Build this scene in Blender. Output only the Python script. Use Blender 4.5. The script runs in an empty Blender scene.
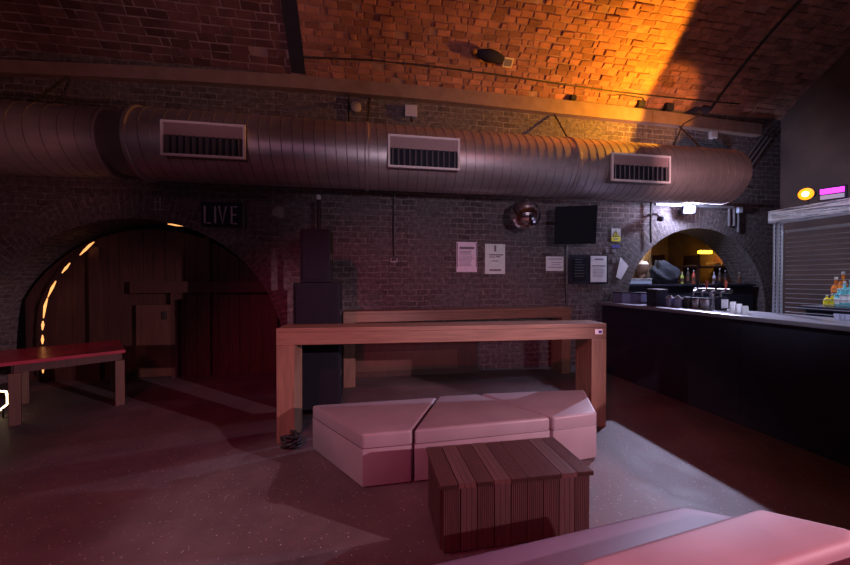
import bpy, bmesh, math, random
from mathutils import Vector, Matrix
random.seed(7)
PI = math.pi
col = bpy.context.scene.collection
scene = bpy.context.scene

# ------------------------------------------------------------------ camera
CAM_H, FPX = 1.6, 350.0
YAW, PITCH = math.radians(9.57), math.radians(0.57)
cam_d = bpy.data.cameras.new('camera'); cam = bpy.data.objects.new('camera', cam_d); col.objects.link(cam)
cam_d.sensor_width = 36; cam_d.lens = FPX / 850 * 36; cam_d.clip_start = 0.02
cam.location = (0, 0, CAM_H); cam.rotation_euler = (PI/2 - PITCH, 0, -YAW)
scene.camera = cam

def ray(px, py):
    x = (px-425)/FPX; y = (282.5-py)/FPX
    f = math.cos(PITCH)+y*math.sin(PITCH); u = y*math.cos(PITCH)-math.sin(PITCH)
    return Vector((x*math.cos(YAW)+f*math.sin(YAW), f*math.cos(YAW)-x*math.sin(YAW), u))
def at(px, py, X=None, Y=None, z=None):
    d = ray(px, py)
    t = X/d.x if X is not None else (Y/d.y if Y is not None else (z-CAM_H)/d.z)
    return Vector((0, 0, CAM_H)) + d*t

# ------------------------------------------------------------------ world and exposure
w = bpy.data.worlds.new('world'); scene.world = w; w.use_nodes = True
w.node_tree.nodes['Background'].inputs[0].default_value = (0.26, 0.19, 0.30, 1)
w.node_tree.nodes['Background'].inputs[1].default_value = 0.15
scene.view_settings.view_transform = 'Standard'; scene.view_settings.look = 'None'
scene.view_settings.exposure = 0.0; scene.view_settings.gamma = 1.0
scene.view_settings.use_curve_mapping = False

# ------------------------------------------------------------------ room lights and added fill spots
def light(name, kind, loc, energy, color, target=None, size=0.1, spot=60, blend=0.3):
    d = bpy.data.lights.new(name, kind); o = bpy.data.objects.new(name, d); col.objects.link(o)
    o.location = loc; d.energy = energy; d.color = color
    if kind == 'AREA': d.size = size
    else: d.shadow_soft_size = size
    if kind == 'SPOT': d.spot_size = math.radians(spot); d.spot_blend = blend
    if target is not None:
        o.rotation_euler = (Vector(target)-Vector(loc)).to_track_quat('-Z', 'Y').to_euler()
    return o
# amber uplighter by the beam, washing the vault
light('amber_uplight', 'SPOT', (4.95, 4.60, 4.22), 440, (1.0, 0.38, 0.014), (3.22, 5.33, 4.92), 0.04, 143, 0.16)
light('beam_amber_fill', 'SPOT', (5.9, 4.4, 4.15), 100, (1.0, 0.36, 0.05), (5.4, 5.9, 4.85), 0.05, 62, 0.5)  # extra spot apart from the uplighter, added to light the beam
light('left_vault_fill', 'SPOT', (-1.2, -0.5, 2.6), 150, (1.0, 0.52, 0.60), tuple(at(215, 20, Y=5.0)), 0.1, 38, 0.8)  # added spot without a fixture, brightens the left bay brickwork
light('red_vault_fill', 'SPOT', (2.6, 1.0, 3.6), 60, (1.0, 0.22, 0.24), (1.6, 4.8, 5.6), 0.2, 80, 1.0)  # broad reddish fill added for the left part of the vault
# bluish white floodlight over the bar arch
light('bar_floodlight', 'SPOT', (5.86, 5.50, 2.90), 760, (0.66, 0.66, 1.0), (3.0, 1.5, 0.5), 0.03, 88, 0.6)
light('bar_flood_spill', 'POINT', (5.90, 5.52, 2.90), 100, (0.60, 0.66, 1.0), None, 0.05)
# coloured stage lamps and a violet fill behind the photographer
light('pink_stage_lamp', 'SPOT', (6.0, -1.6, 2.45), 1700, (1.0, 0.58, 0.72), (1.1, 2.3, 0.4), 0.03, 36, 0.5)
light('left_mauve_lamp', 'SPOT', (-4.2, 1.4, 2.5), 200, (1.0, 0.80, 0.90), (-0.2, 2.9, 0.3), 0.05, 34, 0.7)
light('rear_pink_lamp', 'SPOT', (0.6, -2.6, 3.4), 40, (1.0, 0.40, 0.55), (0.9, 3.0, 0.5), 0.06, 46, 0.8)
light('red_stage_lamp', 'SPOT', (-1.6, -1.6, 3.9), 430, (1.0, 0.04, 0.16), (-0.1, 2.9, 0.2), 0.04, 62, 0.5)
light('mauve_stage_lamp', 'SPOT', (1.3, -2.4, 2.1), 430, (1.0, 0.80, 1.0), (2.3, 5.9, 2.4), 0.12, 54, 1.0)
light('violet_fill', 'SPOT', (-2.0, -2.0, 3.6), 48, (0.85, 0.40, 0.62), (-1.0, 5.5, 3.6), 0.25, 110, 1.0)  # weak purple fill, added as ambient light for the dark areas

light('duct_end_fill', 'SPOT', (4.50, 2.95, 2.62), 130, (1.0, 0.52, 0.54), (5.3, 5.0, 3.40), 0.03, 60, 0.8)  # added spot, not the stage lamps' own beam; brightens the duct's right end
light('foil_frame_fill', 'SPOT', (1.8, 1.2, 4.6), 420, (0.70, 0.78, 1.0), (4.66, 2.6, 2.0), 0.05, 34, 0.6)  # out-of-view spot added only to whiten the foil header and uprights
light('left_duct_fill', 'SPOT', (-3.4, 1.6, 1.9), 60, (1.0, 0.36, 0.36), (-4.6, 5.0, 3.3), 0.05, 50, 0.8)  # unseen reddish spot added to lift the left duct branch
light('left_table_fill', 'SPOT', (-4.6, 2.2, 3.6), 60, (1.0, 0.08, 0.20), (-4.1, 5.0, 0.7), 0.05, 26, 0.8)  # narrow red spot added for the low tabletop, no fixture there
light('near_salmon_fill', 'SPOT', (0.2, -0.6, 2.7), 40, (1.0, 0.34, 0.36), (1.25, 1.0, 0.5), 0.05, 40, 0.8)  # overhead spot added to redden the foremost seats

# ------------------------------------------------------------------ materials
def mat(name, color, rough=0.6, metal=0.0, spec=0.5):
    m = bpy.data.materials.new(name); m.use_nodes = True
    b = m.node_tree.nodes['Principled BSDF']
    b.inputs['Base Color'].default_value = (*color, 1); b.inputs['Roughness'].default_value = rough
    b.inputs['Metallic'].default_value = metal; b.inputs['Specular IOR Level'].default_value = spec
    return m
def nd(m, t, **kw):
    n = m.node_tree.nodes.new(t)
    for k, v in kw.items():
        if k in n.inputs: n.inputs[k].default_value = v
        else: setattr(n, k, v)
    return n
def lk(m, a, b): m.node_tree.links.new(a, b)
def ramp(m, src, stops):
    r = nd(m, 'ShaderNodeValToRGB'); e = r.color_ramp.elements
    e[0].position, e[0].color = stops[0][0], (*stops[0][1], 1)
    e[1].position, e[1].color = stops[-1][0], (*stops[-1][1], 1)
    for p, c in stops[1:-1]:
        x = e.new(p); x.color = (*c, 1)
    lk(m, src, r.inputs[0]); return r
def noisy(name, c1, c2, scale=6, rough=0.6, metal=0.0, bump=0.2, coord='Object', stretch=(1, 1, 1), detail=6, dist=0.01, spec=0.5, lo=0.3, hi=0.7):
    m = mat(name, c1, rough, metal, spec); b = m.node_tree.nodes['Principled BSDF']
    tc = nd(m, 'ShaderNodeTexCoord'); mp = nd(m, 'ShaderNodeMapping'); mp.inputs['Scale'].default_value = stretch
    lk(m, tc.outputs[coord], mp.inputs[0])
    n = nd(m, 'ShaderNodeTexNoise', Scale=scale, Detail=detail); lk(m, mp.outputs[0], n.inputs['Vector'])
    r = ramp(m, n.outputs['Fac'], [(lo, c1), (hi, c2)]); lk(m, r.outputs[0], b.inputs['Base Color'])
    if bump:
        bp = nd(m, 'ShaderNodeBump', Strength=bump, Distance=dist); lk(m, n.outputs['Fac'], bp.inputs['Height']); lk(m, bp.outputs[0], b.inputs['Normal'])
    return m
def brick(name, c1, c2, mortar, bw=0.24, bh=0.095, ms=0.012, bump=0.6, bd=0.02, grime=(0.10, 0.09, 0.09), gfac=0.6, holes=0.0, warp=0.015, mfade=0.5):
    m = mat(name, c1, 0.85, 0, 0.3); b = m.node_tree.nodes['Principled BSDF']
    tc = nd(m, 'ShaderNodeTexCoord')
    wn = nd(m, 'ShaderNodeTexNoise', Scale=3.0, Detail=3); lk(m, tc.outputs['UV'], wn.inputs['Vector'])
    sub = nd(m, 'ShaderNodeVectorMath', operation='SUBTRACT'); sub.inputs[1].default_value = (.5, .5, .5); lk(m, wn.outputs['Color'], sub.inputs[0])
    sc = nd(m, 'ShaderNodeVectorMath', operation='SCALE'); sc.inputs['Scale'].default_value = warp*2; lk(m, sub.outputs[0], sc.inputs[0])
    add = nd(m, 'ShaderNodeVectorMath', operation='ADD'); lk(m, tc.outputs['UV'], add.inputs[0]); lk(m, sc.outputs[0], add.inputs[1])
    br = nd(m, 'ShaderNodeTexBrick'); br.offset = 0.5
    for k, v in (('Color1', (*c1, 1)), ('Color2', (*c2, 1)), ('Mortar', (*mortar, 1)), ('Scale', 1.0), ('Mortar Size', ms), ('Mortar Smooth', 0.3), ('Bias', 0.0), ('Brick Width', bw), ('Row Height', bh)):
        br.inputs[k].default_value = v
    lk(m, add.outputs[0], br.inputs['Vector'])
    n2 = nd(m, 'ShaderNodeTexNoise', Scale=1.3, Detail=8, Roughness=0.7); lk(m, tc.outputs['UV'], n2.inputs['Vector'])
    g = ramp(m, n2.outputs['Fac'], [(0.42, (0, 0, 0)), (0.62, (gfac,)*3)])
    mx = nd(m, 'ShaderNodeMix', data_type='RGBA'); lk(m, g.outputs[0], mx.inputs['Factor'])
    lk(m, br.outputs['Color'], mx.inputs[6]); mx.inputs[7].default_value = (*grime, 1)
    n3 = nd(m, 'ShaderNodeTexNoise', Scale=14, Detail=6, Roughness=0.7); lk(m, tc.outputs['UV'], n3.inputs['Vector'])
    v3 = ramp(m, n3.outputs['Fac'], [(0.32, (0.45,)*3), (0.68, (1.4,)*3)])
    mul = nd(m, 'ShaderNodeMix', data_type='RGBA', blend_type='MULTIPLY'); mul.inputs['Factor'].default_value = 1
    lk(m, mx.outputs[2], mul.inputs[6]); lk(m, v3.outputs[0], mul.inputs[7])
    out = mul.outputs[2]
    if holes:   # joints with the mortar fallen out: black open gaps with a shape of their own
        n4 = nd(m, 'ShaderNodeTexNoise', Scale=7, Detail=3); lk(m, tc.outputs['UV'], n4.inputs['Vector'])
        r4 = ramp(m, n4.outputs['Fac'], [(0.50, (0, 0, 0)), (0.60, (1, 1, 1))])
        mm = nd(m, 'ShaderNodeMath', operation='MULTIPLY'); lk(m, r4.outputs[0], mm.inputs[0]); lk(m, br.outputs['Fac'], mm.inputs[1])
        m5 = nd(m, 'ShaderNodeMath', operation='MULTIPLY'); lk(m, mm.outputs[0], m5.inputs[0]); m5.inputs[1].default_value = holes
        mh = nd(m, 'ShaderNodeMix', data_type='RGBA'); lk(m, m5.outputs[0], mh.inputs['Factor']); lk(m, out, mh.inputs[6]); mh.inputs[7].default_value = (.02, .015, .02, 1)
        out = mh.outputs[2]
    lk(m, out, b.inputs['Base Color'])
    inv = nd(m, 'ShaderNodeMath', operation='MULTIPLY_ADD'); inv.inputs[1].default_value = -1.0; inv.inputs[2].default_value = 1.0; lk(m, br.outputs['Fac'], inv.inputs[0])
    ad = nd(m, 'ShaderNodeMath', operation='MULTIPLY_ADD'); lk(m, n3.outputs['Fac'], ad.inputs[0]); ad.inputs[1].default_value = 0.9; lk(m, inv.outputs[0], ad.inputs[2])
    bp = nd(m, 'ShaderNodeBump', Strength=bump, Distance=bd); lk(m, ad.outputs[0], bp.inputs['Height']); lk(m, bp.outputs[0], b.inputs['Normal'])
    return m
def emit(name, color, strength):
    m = mat(name, color, 0.4); b = m.node_tree.nodes['Principled BSDF']
    b.inputs['Emission Color'].default_value = (*color, 1); b.inputs['Emission Strength'].default_value = strength
    return m
def wood(name, c1, c2, axis=0, rough=0.45, scale=3.0, bump=0.15):
    s = [14, 14, 14]; s[axis] = 0.9
    return noisy(name, c1, c2, scale, rough, 0, bump, 'Object', tuple(s), 5, 0.004)

M = {}
M['wall'] = brick('soot_brick', (0.14, 0.10, 0.10), (0.085, 0.062, 0.066), (0.235, 0.20, 0.205), grime=(0.145, 0.122, 0.128), gfac=1.0, ms=0.011, warp=0.032, bump=0.9)
M['ring'] = brick('arch_brick', (0.15, 0.11, 0.10), (0.09, 0.07, 0.07), (0.20, 0.175, 0.18), bw=0.22, bh=0.085, ms=0.011, grime=(0.14, 0.12, 0.125), gfac=1.0, warp=0.04)
M['plaster'] = noisy('stained_plaster', (0.16, 0.10, 0.08), (0.09, 0.06, 0.055), 2.0, 0.85, 0, 0.3)
M['black'] = noisy('black_paint', (0.022, 0.020, 0.036), (0.030, 0.028, 0.046), 5, 0.85, 0, 0.05, spec=0.25)
M['black_cab'] = noisy('black_carpeted_cabinet', (0.012, 0.012, 0.018), (0.020, 0.020, 0.030), 60, 0.9, 0, 0.3, spec=0.1)
M['grille'] = noisy('black_steel_mesh', (0.012, 0.012, 0.018), (0.018, 0.018, 0.026), 90, 0.8, 0.0, 0.3, spec=0.1)
M['steel'] = noisy('dark_steel', (0.05, 0.045, 0.05), (0.09, 0.075, 0.075), 8, 0.5, 0.6, 0.1)
M['iron'] = noisy('rusty_painted_iron', (0.22, 0.14, 0.12), (0.30, 0.20, 0.17), 5, 0.6, 0.1, 0.2)
M['cable'] = mat('black_cable', (0.015, 0.013, 0.015), 0.6)
M['greypipe'] = mat('grey_conduit', (0.22, 0.20, 0.22), 0.45, 0.3)
M['white'] = noisy('white_plastic', (0.62, 0.60, 0.62), (0.5, 0.48, 0.5), 6, 0.5, 0, 0.0)
M['paper'] = noisy('white_paper', (0.90, 0.88, 0.92), (0.80, 0.77, 0.83), 12, 0.7, 0, 0.0)
M['paper_g'] = noisy('greenish_paper', (0.78, 0.90, 0.85), (0.70, 0.80, 0.78), 10, 0.7, 0, 0.0)
M['paper_p'] = noisy('pinkish_paper', (0.90, 0.82, 0.92), (0.78, 0.68, 0.82), 25, 0.7, 0, 0.0)
M['ink'] = mat('grey_ink', (0.20, 0.17, 0.22), 0.7)
M['yellow'] = mat('yellow_vinyl', (0.80, 0.72, 0.03), 0.5)
M['blue'] = mat('blue_vinyl', (0.07, 0.05, 0.30), 0.5)
M['wood_t'] = wood('orange_stained_timber', (0.27, 0.145, 0.095), (0.165, 0.09, 0.062), 0, 0.45)
M['wood_tv'] = wood('orange_stained_timber_upright', (0.27, 0.145, 0.095), (0.165, 0.09, 0.062), 2, 0.45)
M['wood_d'] = wood('dark_red_boards', (0.085, 0.030, 0.022), (0.045, 0.018, 0.015), 2, 0.6)
M['wood_b'] = wood('brown_board', (0.13, 0.055, 0.035), (0.09, 0.04, 0.03), 2, 0.55)
M['reed'] = wood('reeded_dark_timber', (0.11, 0.045, 0.040), (0.07, 0.03, 0.028), 1, 0.45)
M['reedv'] = wood('reeded_dark_timber_side', (0.085, 0.036, 0.033), (0.05, 0.024, 0.023), 2, 0.5)
M['red_top'] = noisy('red_lacquer', (0.45, 0.05, 0.08), (0.3, 0.035, 0.06), 3, 0.25, 0, 0.05)
M['vinyl'] = noisy('mauve_vinyl', (0.30, 0.245, 0.265), (0.25, 0.20, 0.22), 3, 0.45, 0, 0.12, detail=8)
M['vinyl2'] = noisy('mauve_vinyl_worn', (0.42, 0.225, 0.25), (0.35, 0.185, 0.21), 4, 0.6, 0, 0.15, detail=8)
M['vinyl3'] = noisy('purple_vinyl', (0.20, 0.135, 0.20), (0.155, 0.105, 0.16), 3, 0.55, 0, 0.25, detail=8)
M['piping'] = mat('dark_mauve_piping', (0.10, 0.055, 0.065), 0.5)
M['chrome'] = mat('mirror_facets', (0.80, 0.70, 0.72), 0.07, 1.0)
M['foil'] = noisy('crumpled_silver_foil', (0.78, 0.78, 0.84), (0.62, 0.62, 0.70), 18, 0.4, 0.3, 0.9, dist=0.02)
M['alu'] = mat('aluminium', (0.55, 0.56, 0.62), 0.35, 0.8)
M['cream'] = noisy('cream_paint', (0.75, 0.62, 0.42), (0.65, 0.5, 0.32), 3, 0.6, 0, 0.1)
M['ochre'] = noisy('ochre_plaster', (0.24, 0.15, 0.08), (0.13, 0.085, 0.05), 2.5, 0.8, 0, 0.3)
M['crate'] = mat('slate_blue_plastic', (0.22, 0.22, 0.38), 0.5)
M['lblue'] = mat('pale_blue_plastic', (0.50, 0.60, 0.74), 0.5)
M['lime'] = mat('lime_plastic', (0.42, 0.50, 0.10), 0.5)
M['redp'] = mat('red_plastic', (0.45, 0.08, 0.05), 0.5)
M['inox'] = mat('brushed_steel', (0.5, 0.48, 0.52), 0.3, 0.9)
M['bartop'] = noisy('polished_dark_bar_top', (0.20, 0.19, 0.23), (0.27, 0.26, 0.31), 4, 0.3, 0, 0.03)
def glass(name, c, tr=0.7):
    m = mat(name, c, 0.06); b = m.node_tree.nodes['Principled BSDF']; b.inputs['Transmission Weight'].default_value = tr; b.inputs['IOR'].default_value = 1.4
    return m
M['gl_teal'] = glass('teal_glass', (0.25, 0.72, 0.80), 0.35); M['gl_yel'] = glass('yellow_glass', (0.85, 0.70, 0.05), 0.3)
M['gl_or'] = glass('orange_glass', (0.85, 0.25, 0.04), 0.3); M['gl_clear'] = glass('clear_glass', (0.8, 0.8, 0.95), 0.6)
M['e_amber'] = emit('amber_glow', (1.0, 0.40, 0.12), 1.6); M['e_yellow'] = emit('yellow_lamp', (1.0, 0.55, 0.02), 9)
M['e_white'] = emit('white_lamp', (0.85, 0.88, 1.0), 60); M['e_mag'] = emit('magenta_lamp', (0.85, 0.06, 0.85), 1.6); M['e_orange'] = emit('orange_lens', (1.0, 0.32, 0.01), 1.6); M['e_core'] = emit('lamp_core', (1.0, 0.75, 0.35), 6)
M['e_warm'] = emit('warm_tube', (1.0, 0.75, 0.45), 5)
def vb(name, c1, c2):
    m = noisy(name, c1, c2, 5, .85, 0, .6, detail=9, dist=.012, spec=.25); b = m.node_tree.nodes['Principled BSDF']
    src = b.inputs['Base Color'].links[0].from_socket
    at_ = nd(m, 'ShaderNodeAttribute', attribute_name='tone')
    mx = nd(m, 'ShaderNodeMix', data_type='RGBA', blend_type='MULTIPLY'); mx.inputs['Factor'].default_value = 1
    lk(m, src, mx.inputs[6]); lk(m, at_.outputs['Color'], mx.inputs[7]); lk(m, mx.outputs[2], b.inputs['Base Color']); return m
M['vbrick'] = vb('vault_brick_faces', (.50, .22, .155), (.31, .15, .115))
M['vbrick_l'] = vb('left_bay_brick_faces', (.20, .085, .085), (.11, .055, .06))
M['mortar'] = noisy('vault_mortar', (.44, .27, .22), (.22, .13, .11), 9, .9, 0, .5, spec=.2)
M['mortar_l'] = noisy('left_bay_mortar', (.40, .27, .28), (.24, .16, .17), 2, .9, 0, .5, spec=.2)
# spiral duct
m = noisy('galvanised_duct', (0.62, 0.53, 0.53), (0.44, 0.38, 0.39), 2.5, 0.42, 0.75, 0.08, stretch=(0.6, 2, 2)); M['duct'] = m
m = mat('duct_seam', (0.30, 0.25, 0.26), 0.5, 0.7); M['seam'] = m
# floor
def floor_mat():
    m = mat('worn_painted_concrete', (0.12, 0.08, 0.08), 0.5); b = m.node_tree.nodes['Principled BSDF']
    tc = nd(m, 'ShaderNodeTexCoord')
    n = nd(m, 'ShaderNodeTexNoise', Scale=1.1, Detail=9, Roughness=0.65); lk(m, tc.outputs['Object'], n.inputs['Vector'])
    r = ramp(m, n.outputs['Fac'], [(0.3, (0.07, 0.052, 0.055)), (0.55, (0.125, 0.095, 0.098)), (0.75, (0.17, 0.135, 0.135))])
    v = nd(m, 'ShaderNodeTexVoronoi', Scale=42.0); lk(m, tc.outputs['Object'], v.inputs['Vector'])
    n2 = nd(m, 'ShaderNodeTexNoise', Scale=30, Detail=2); lk(m, tc.outputs['Object'], n2.inputs['Vector'])
    sp = ramp(m, v.outputs['Distance'], [(0.10, (1, 1, 1)), (0.20, (0, 0, 0))])
    mk = ramp(m, n2.outputs['Fac'], [(0.52, (0, 0, 0)), (0.60, (1, 1, 1))])
    mu = nd(m, 'ShaderNodeMath', operation='MULTIPLY'); lk(m, sp.outputs[0], mu.inputs[0]); lk(m, mk.outputs[0], mu.inputs[1])
    mx = nd(m, 'ShaderNodeMix', data_type='RGBA'); lk(m, mu.outputs[0], mx.inputs['Factor']); lk(m, r.outputs[0], mx.inputs[6]); mx.inputs[7].default_value = (0.6, 0.55, 0.58, 1)
    lk(m, mx.outputs[2], b.inputs['Base Color'])
    rr = ramp(m, n.outputs['Fac'], [(0.3, (0.5,)*3), (0.7, (0.75,)*3)]); lk(m, rr.outputs[0], b.inputs['Roughness'])
    n5 = nd(m, 'ShaderNodeTexNoise', Scale=55, Detail=4); lk(m, tc.outputs['Object'], n5.inputs['Vector'])
    bp = nd(m, 'ShaderNodeBump', Strength=0.5, Distance=0.006); lk(m, n5.outputs['Fac'], bp.inputs['Height']); lk(m, bp.outputs[0], b.inputs['Normal'])
    return m
M['floor'] = floor_mat()

# ------------------------------------------------------------------ mesh helpers
class MB:
    def __init__(s): s.bm = bmesh.new()
    def box(s, x0, x1, y0, y1, z0, z1, bev=0.0, mtx=None):
        r = bmesh.ops.create_cube(s.bm, size=1.0); vs = r['verts']
        for v in vs:
            v.co = Vector(((x0+x1)/2+v.co.x*(x1-x0), (y0+y1)/2+v.co.y*(y1-y0), (z0+z1)/2+v.co.z*(z1-z0)))
        if bev:
            es = list({e for v in vs for e in v.link_edges})
            rb = bmesh.ops.bevel(s.bm, geom=es, offset=bev, segments=2, profile=0.6, affect='EDGES', clamp_overlap=True)
            vs = [v for v in rb['verts']]
            vs = list({v for v in vs})
        if mtx is not None:
            seen = set()
            stack = list(vs)
            while stack:
                v = stack.pop()
                if v in seen: continue
                seen.add(v)
                for e in v.link_edges: stack.append(e.other_vert(v))
            for v in seen: v.co = mtx @ v.co
        return s
    def prism(s, pts, z0, z1, bev=0.0, seg=3):
        n = len(pts)
        a = sum(pts[i][0]*pts[(i+1) % n][1]-pts[(i+1) % n][0]*pts[i][1] for i in range(n))
        if a < 0: pts = pts[::-1]
        lo = [s.bm.verts.new((p[0], p[1], z0)) for p in pts]; hi = [s.bm.verts.new((p[0], p[1], z1)) for p in pts]
        s.bm.faces.new(lo[::-1]); top = s.bm.faces.new(hi)
        es = []
        for i in range(n):
            f = s.bm.faces.new((lo[i], lo[(i+1) % n], hi[(i+1) % n], hi[i])); es += [e for e in f.edges if e not in es]
        if bev: bmesh.ops.bevel(s.bm, geom=es, offset=bev, segments=seg, profile=0.5, affect='EDGES', clamp_overlap=True)
        return s
    def tube(s, pts, r, n=8, cap=True):
        pts = [Vector(p) for p in pts]; rings = []
        up = None
        for i, p in enumerate(pts):
            t = (pts[min(i+1, len(pts)-1)]-pts[max(i-1, 0)]).normalized()
            if up is None: up = Vector((0, 0, 1)) if abs(t.z) < 0.9 else Vector((1, 0, 0))
            a = t.cross(up).normalized(); b = a.cross(t).normalized(); up = b
            rr = r[i] if isinstance(r, (list, tuple)) else r
            rings.append([s.bm.verts.new(p+a*math.cos(2*PI*k/n)*rr+b*math.sin(2*PI*k/n)*rr) for k in range(n)])
        for A, B in zip(rings, rings[1:]):
            for k in range(n): s.bm.faces.new((A[k], A[(k+1) % n], B[(k+1) % n], B[k]))
        if cap: s.bm.faces.new(rings[0][::-1]); s.bm.faces.new(rings[-1])
        return s
    def lathe(s, prof, n=16, loc=(0, 0, 0), mtx=None):
        rings = []
        for r, z in prof:
            rings.append([s.bm.verts.new((loc[0]+math.cos(2*PI*k/n)*r, loc[1]+math.sin(2*PI*k/n)*r, loc[2]+z)) for k in range(n)])
        for A, B in zip(rings, rings[1:]):
            for k in range(n): s.bm.faces.new((A[k], A[(k+1) % n], B[(k+1) % n], B[k]))
        s.bm.faces.new(rings[0][::-1]); s.bm.faces.new(rings[-1])
        if mtx is not None:
            for R in rings:
                for v in R: v.co = mtx @ v.co
        return s
    def quad(s, ps):
        s.bm.faces.new([s.bm.verts.new(p) for p in ps]); return s
    def build(s, name, m, parent=None, smooth=False, solid=0.0, fix=True):
        if fix: bmesh.ops.recalc_face_normals(s.bm, faces=s.bm.faces)
        me = bpy.data.meshes.new(name); s.bm.to_mesh(me); s.bm.free()
        me.materials.append(m); o = bpy.data.objects.new(name, me); col.objects.link(o)
        if smooth:
            for p in me.polygons: p.use_smooth = True
            me.set_sharp_from_angle(angle=math.radians(40))
        if parent is not None:
            o.parent = parent; o.matrix_parent_inverse = parent.matrix_basis.inverted()
        return o
def tag(o, label=None, cat=None, group=None, kind=None):
    for k, v in (('label', label), ('category', cat), ('group', group), ('kind', kind)):
        if v: o[k] = v
    return o
def thing(name, label, cat, loc=(0, 0, 0), rz=0, group=None):
    o = bpy.data.objects.new(name, None); col.objects.link(o); o.location = loc; o.rotation_euler = (0, 0, rz)
    o.empty_display_size = 0.1
    bpy.context.view_layer.update()
    return tag(o, label, cat, group)
def struct(o): o['kind'] = 'structure'; return o
def local(build_fn, name, m, parent, **kw):
    """build a part whose coordinates are local to its parent"""
    o = build_fn.build(name, m, None, **kw); o.parent = parent; return o
def copy_tree(o, parent=None):
    c = o.copy(); col.objects.link(c); c.parent = parent
    if parent is not None: c.matrix_parent_inverse = o.matrix_parent_inverse.copy()
    for ch in [x for x in list(bpy.data.objects) if x.parent is o]: copy_tree(ch, c)
    return c

# ------------------------------------------------------------------ room shell
WY, SPR = 5.9, 4.86                    # back wall plane, springing of the vault
XL, XR, YB = -7.2, 8.4, -3.0
R_V, YC, ZC = 6.0, 1.7, 0.58
ARCH = [(-3.4, 0.41, 2.1, 0.42), (6.45, 1.0, 1.6, 0.36)]     # centre x, centre z, radius, ring width

def wall_back():
    bm = bmesh.new(); uv = bm.loops.layers.uv.new('UVMap')
    xs = {XL, XR}
    k = XL
    while k < XR: xs.add(round(k, 4)); k += 0.5
    for cx, cz, r, w_ in ARCH:
        R = r+w_
        for i in range(49): xs.add(round(cx-R*math.cos(PI*i/48), 4))
    xs = sorted(xs)
    def low(x):
        for cx, cz, r, w_ in ARCH:
            R = r+w_; d = abs(x-cx)
            if d < R-1e-4: return cz+math.sqrt(max(R*R-d*d, 0))
        return 0
    def inarch(xm): return any(abs(xm-cx) < r+w_ for cx, cz, r, w_ in ARCH)
    def lowend(x, xm):
        if not inarch(xm): return 0
        for cx, cz, r, w_ in ARCH:
            if abs(xm-cx) < r+w_:
                R = r+w_; return cz+math.sqrt(max(R*R-(x-cx)**2, 0))
    for a, b in zip(xs, xs[1:]):
        if b-a < 1e-4: continue
        xm = (a+b)/2
        ps = [(a, lowend(a, xm)), (b, lowend(b, xm)), (b, SPR+0.05), (a, SPR+0.05)]
        f = bm.faces.new([bm.verts.new((x, WY, z)) for x, z in ps])
        for l, (x, z) in zip(f.loops, ps): l[uv].uv = (x, z)
    me = bpy.data.meshes.new('wall_back'); bm.to_mesh(me); bm.free(); me.materials.append(M['wall'])
    o = bpy.data.objects.new('wall_back', me); col.objects.link(o); struct(o)
    return o
wb = wall_back()
def ring(name, cx, cz, r, w_, depth, proud=0.004):
    bm = bmesh.new(); uv = bm.loops.layers.uv.new('UVMap'); N = 56
    def face(ps, uvs):
        f = bm.faces.new([bm.verts.new(p) for p in ps])
        for l, q in zip(f.loops, uvs): l[uv].uv = q
    y0 = WY-proud
    for i in range(N):
        a0, a1 = PI*i/N, PI*(i+1)/N
        def P(rad, a, y): return (cx-rad*math.cos(a), y, cz+rad*math.sin(a))
        s0, s1 = a0*(r+w_/2), a1*(r+w_/2)
        face([P(r, a0, y0), P(r, a1, y0), P(r+w_, a1, y0), P(r+w_, a0, y0)], [(0, s0), (0, s1), (w_, s1), (w_, s0)])
        face([P(r, a0, y0+depth), P(r, a1, y0+depth), P(r, a1, y0), P(r, a0, y0)], [(0, s0), (0, s1), (depth, s1), (depth, s0)])
        face([P(r+w_, a0, y0), P(r+w_, a1, y0), P(r+w_, a1, WY+.02), P(r+w_, a0, WY+.02)], [(0, s0), (0, s1), (.05, s1), (.05, s0)])
    for sx in (-1, 1):   # jambs
        xi, xo = cx+sx*r, cx+sx*(r+w_)
        face([(xi, y0, 0), (xo, y0, 0), (xo, y0, cz), (xi, y0, cz)], [(0, 0), (w_, 0), (w_, cz), (0, cz)])
        face([(xi, y0, 0), (xi, y0+depth, 0), (xi, y0+depth, cz), (xi, y0, cz)], [(0, 0), (depth, 0), (depth, cz), (0, cz)])
        face([(xo, y0, 0), (xo, WY+.02, 0), (xo, WY+.02, cz), (xo, y0, cz)], [(0, 0), (.05, 0), (.05, cz), (0, cz)])
    me = bpy.data.meshes.new(name); bm.to_mesh(me); bm.free(); me.materials.append(M['ring'])
    o = bpy.data.objects.new(name, me); col.objects.link(o); return struct(o)
ring('trim_1', *ARCH[0], 0.9); ring('trim_2', *ARCH[1], 0.6)
# vault
def vault(name, xs, m):
    bm = bmesh.new(); uv = bm.loops.layers.uv.new('UVMap')
    a0 = math.asin((WY-YC)/R_V); a1 = -math.asin((YC-YB)/R_V); N = 60
    for i in range(N):
        p, q = a0+(a1-a0)*i/N, a0+(a1-a0)*(i+1)/N
        for xa, xb in zip(xs, xs[1:]):
            ps = [(xa, p), (xb, p), (xb, q), (xa, q)]
            f = bm.faces.new([bm.verts.new((x, YC+R_V*math.sin(t), ZC+R_V*math.cos(t))) for x, t in ps])
            for l, (x, t) in zip(f.loops, ps): l[uv].uv = (x, (a0-t)*R_V)
    bmesh.ops.remove_doubles(bm, verts=bm.verts, dist=1e-4)
    me = bpy.data.meshes.new(name); bm.to_mesh(me); bm.free(); me.materials.append(m)
    for pl in me.polygons: pl.use_smooth = True
    o = bpy.data.objects.new(name, me); col.objects.link(o); return struct(o)
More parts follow.
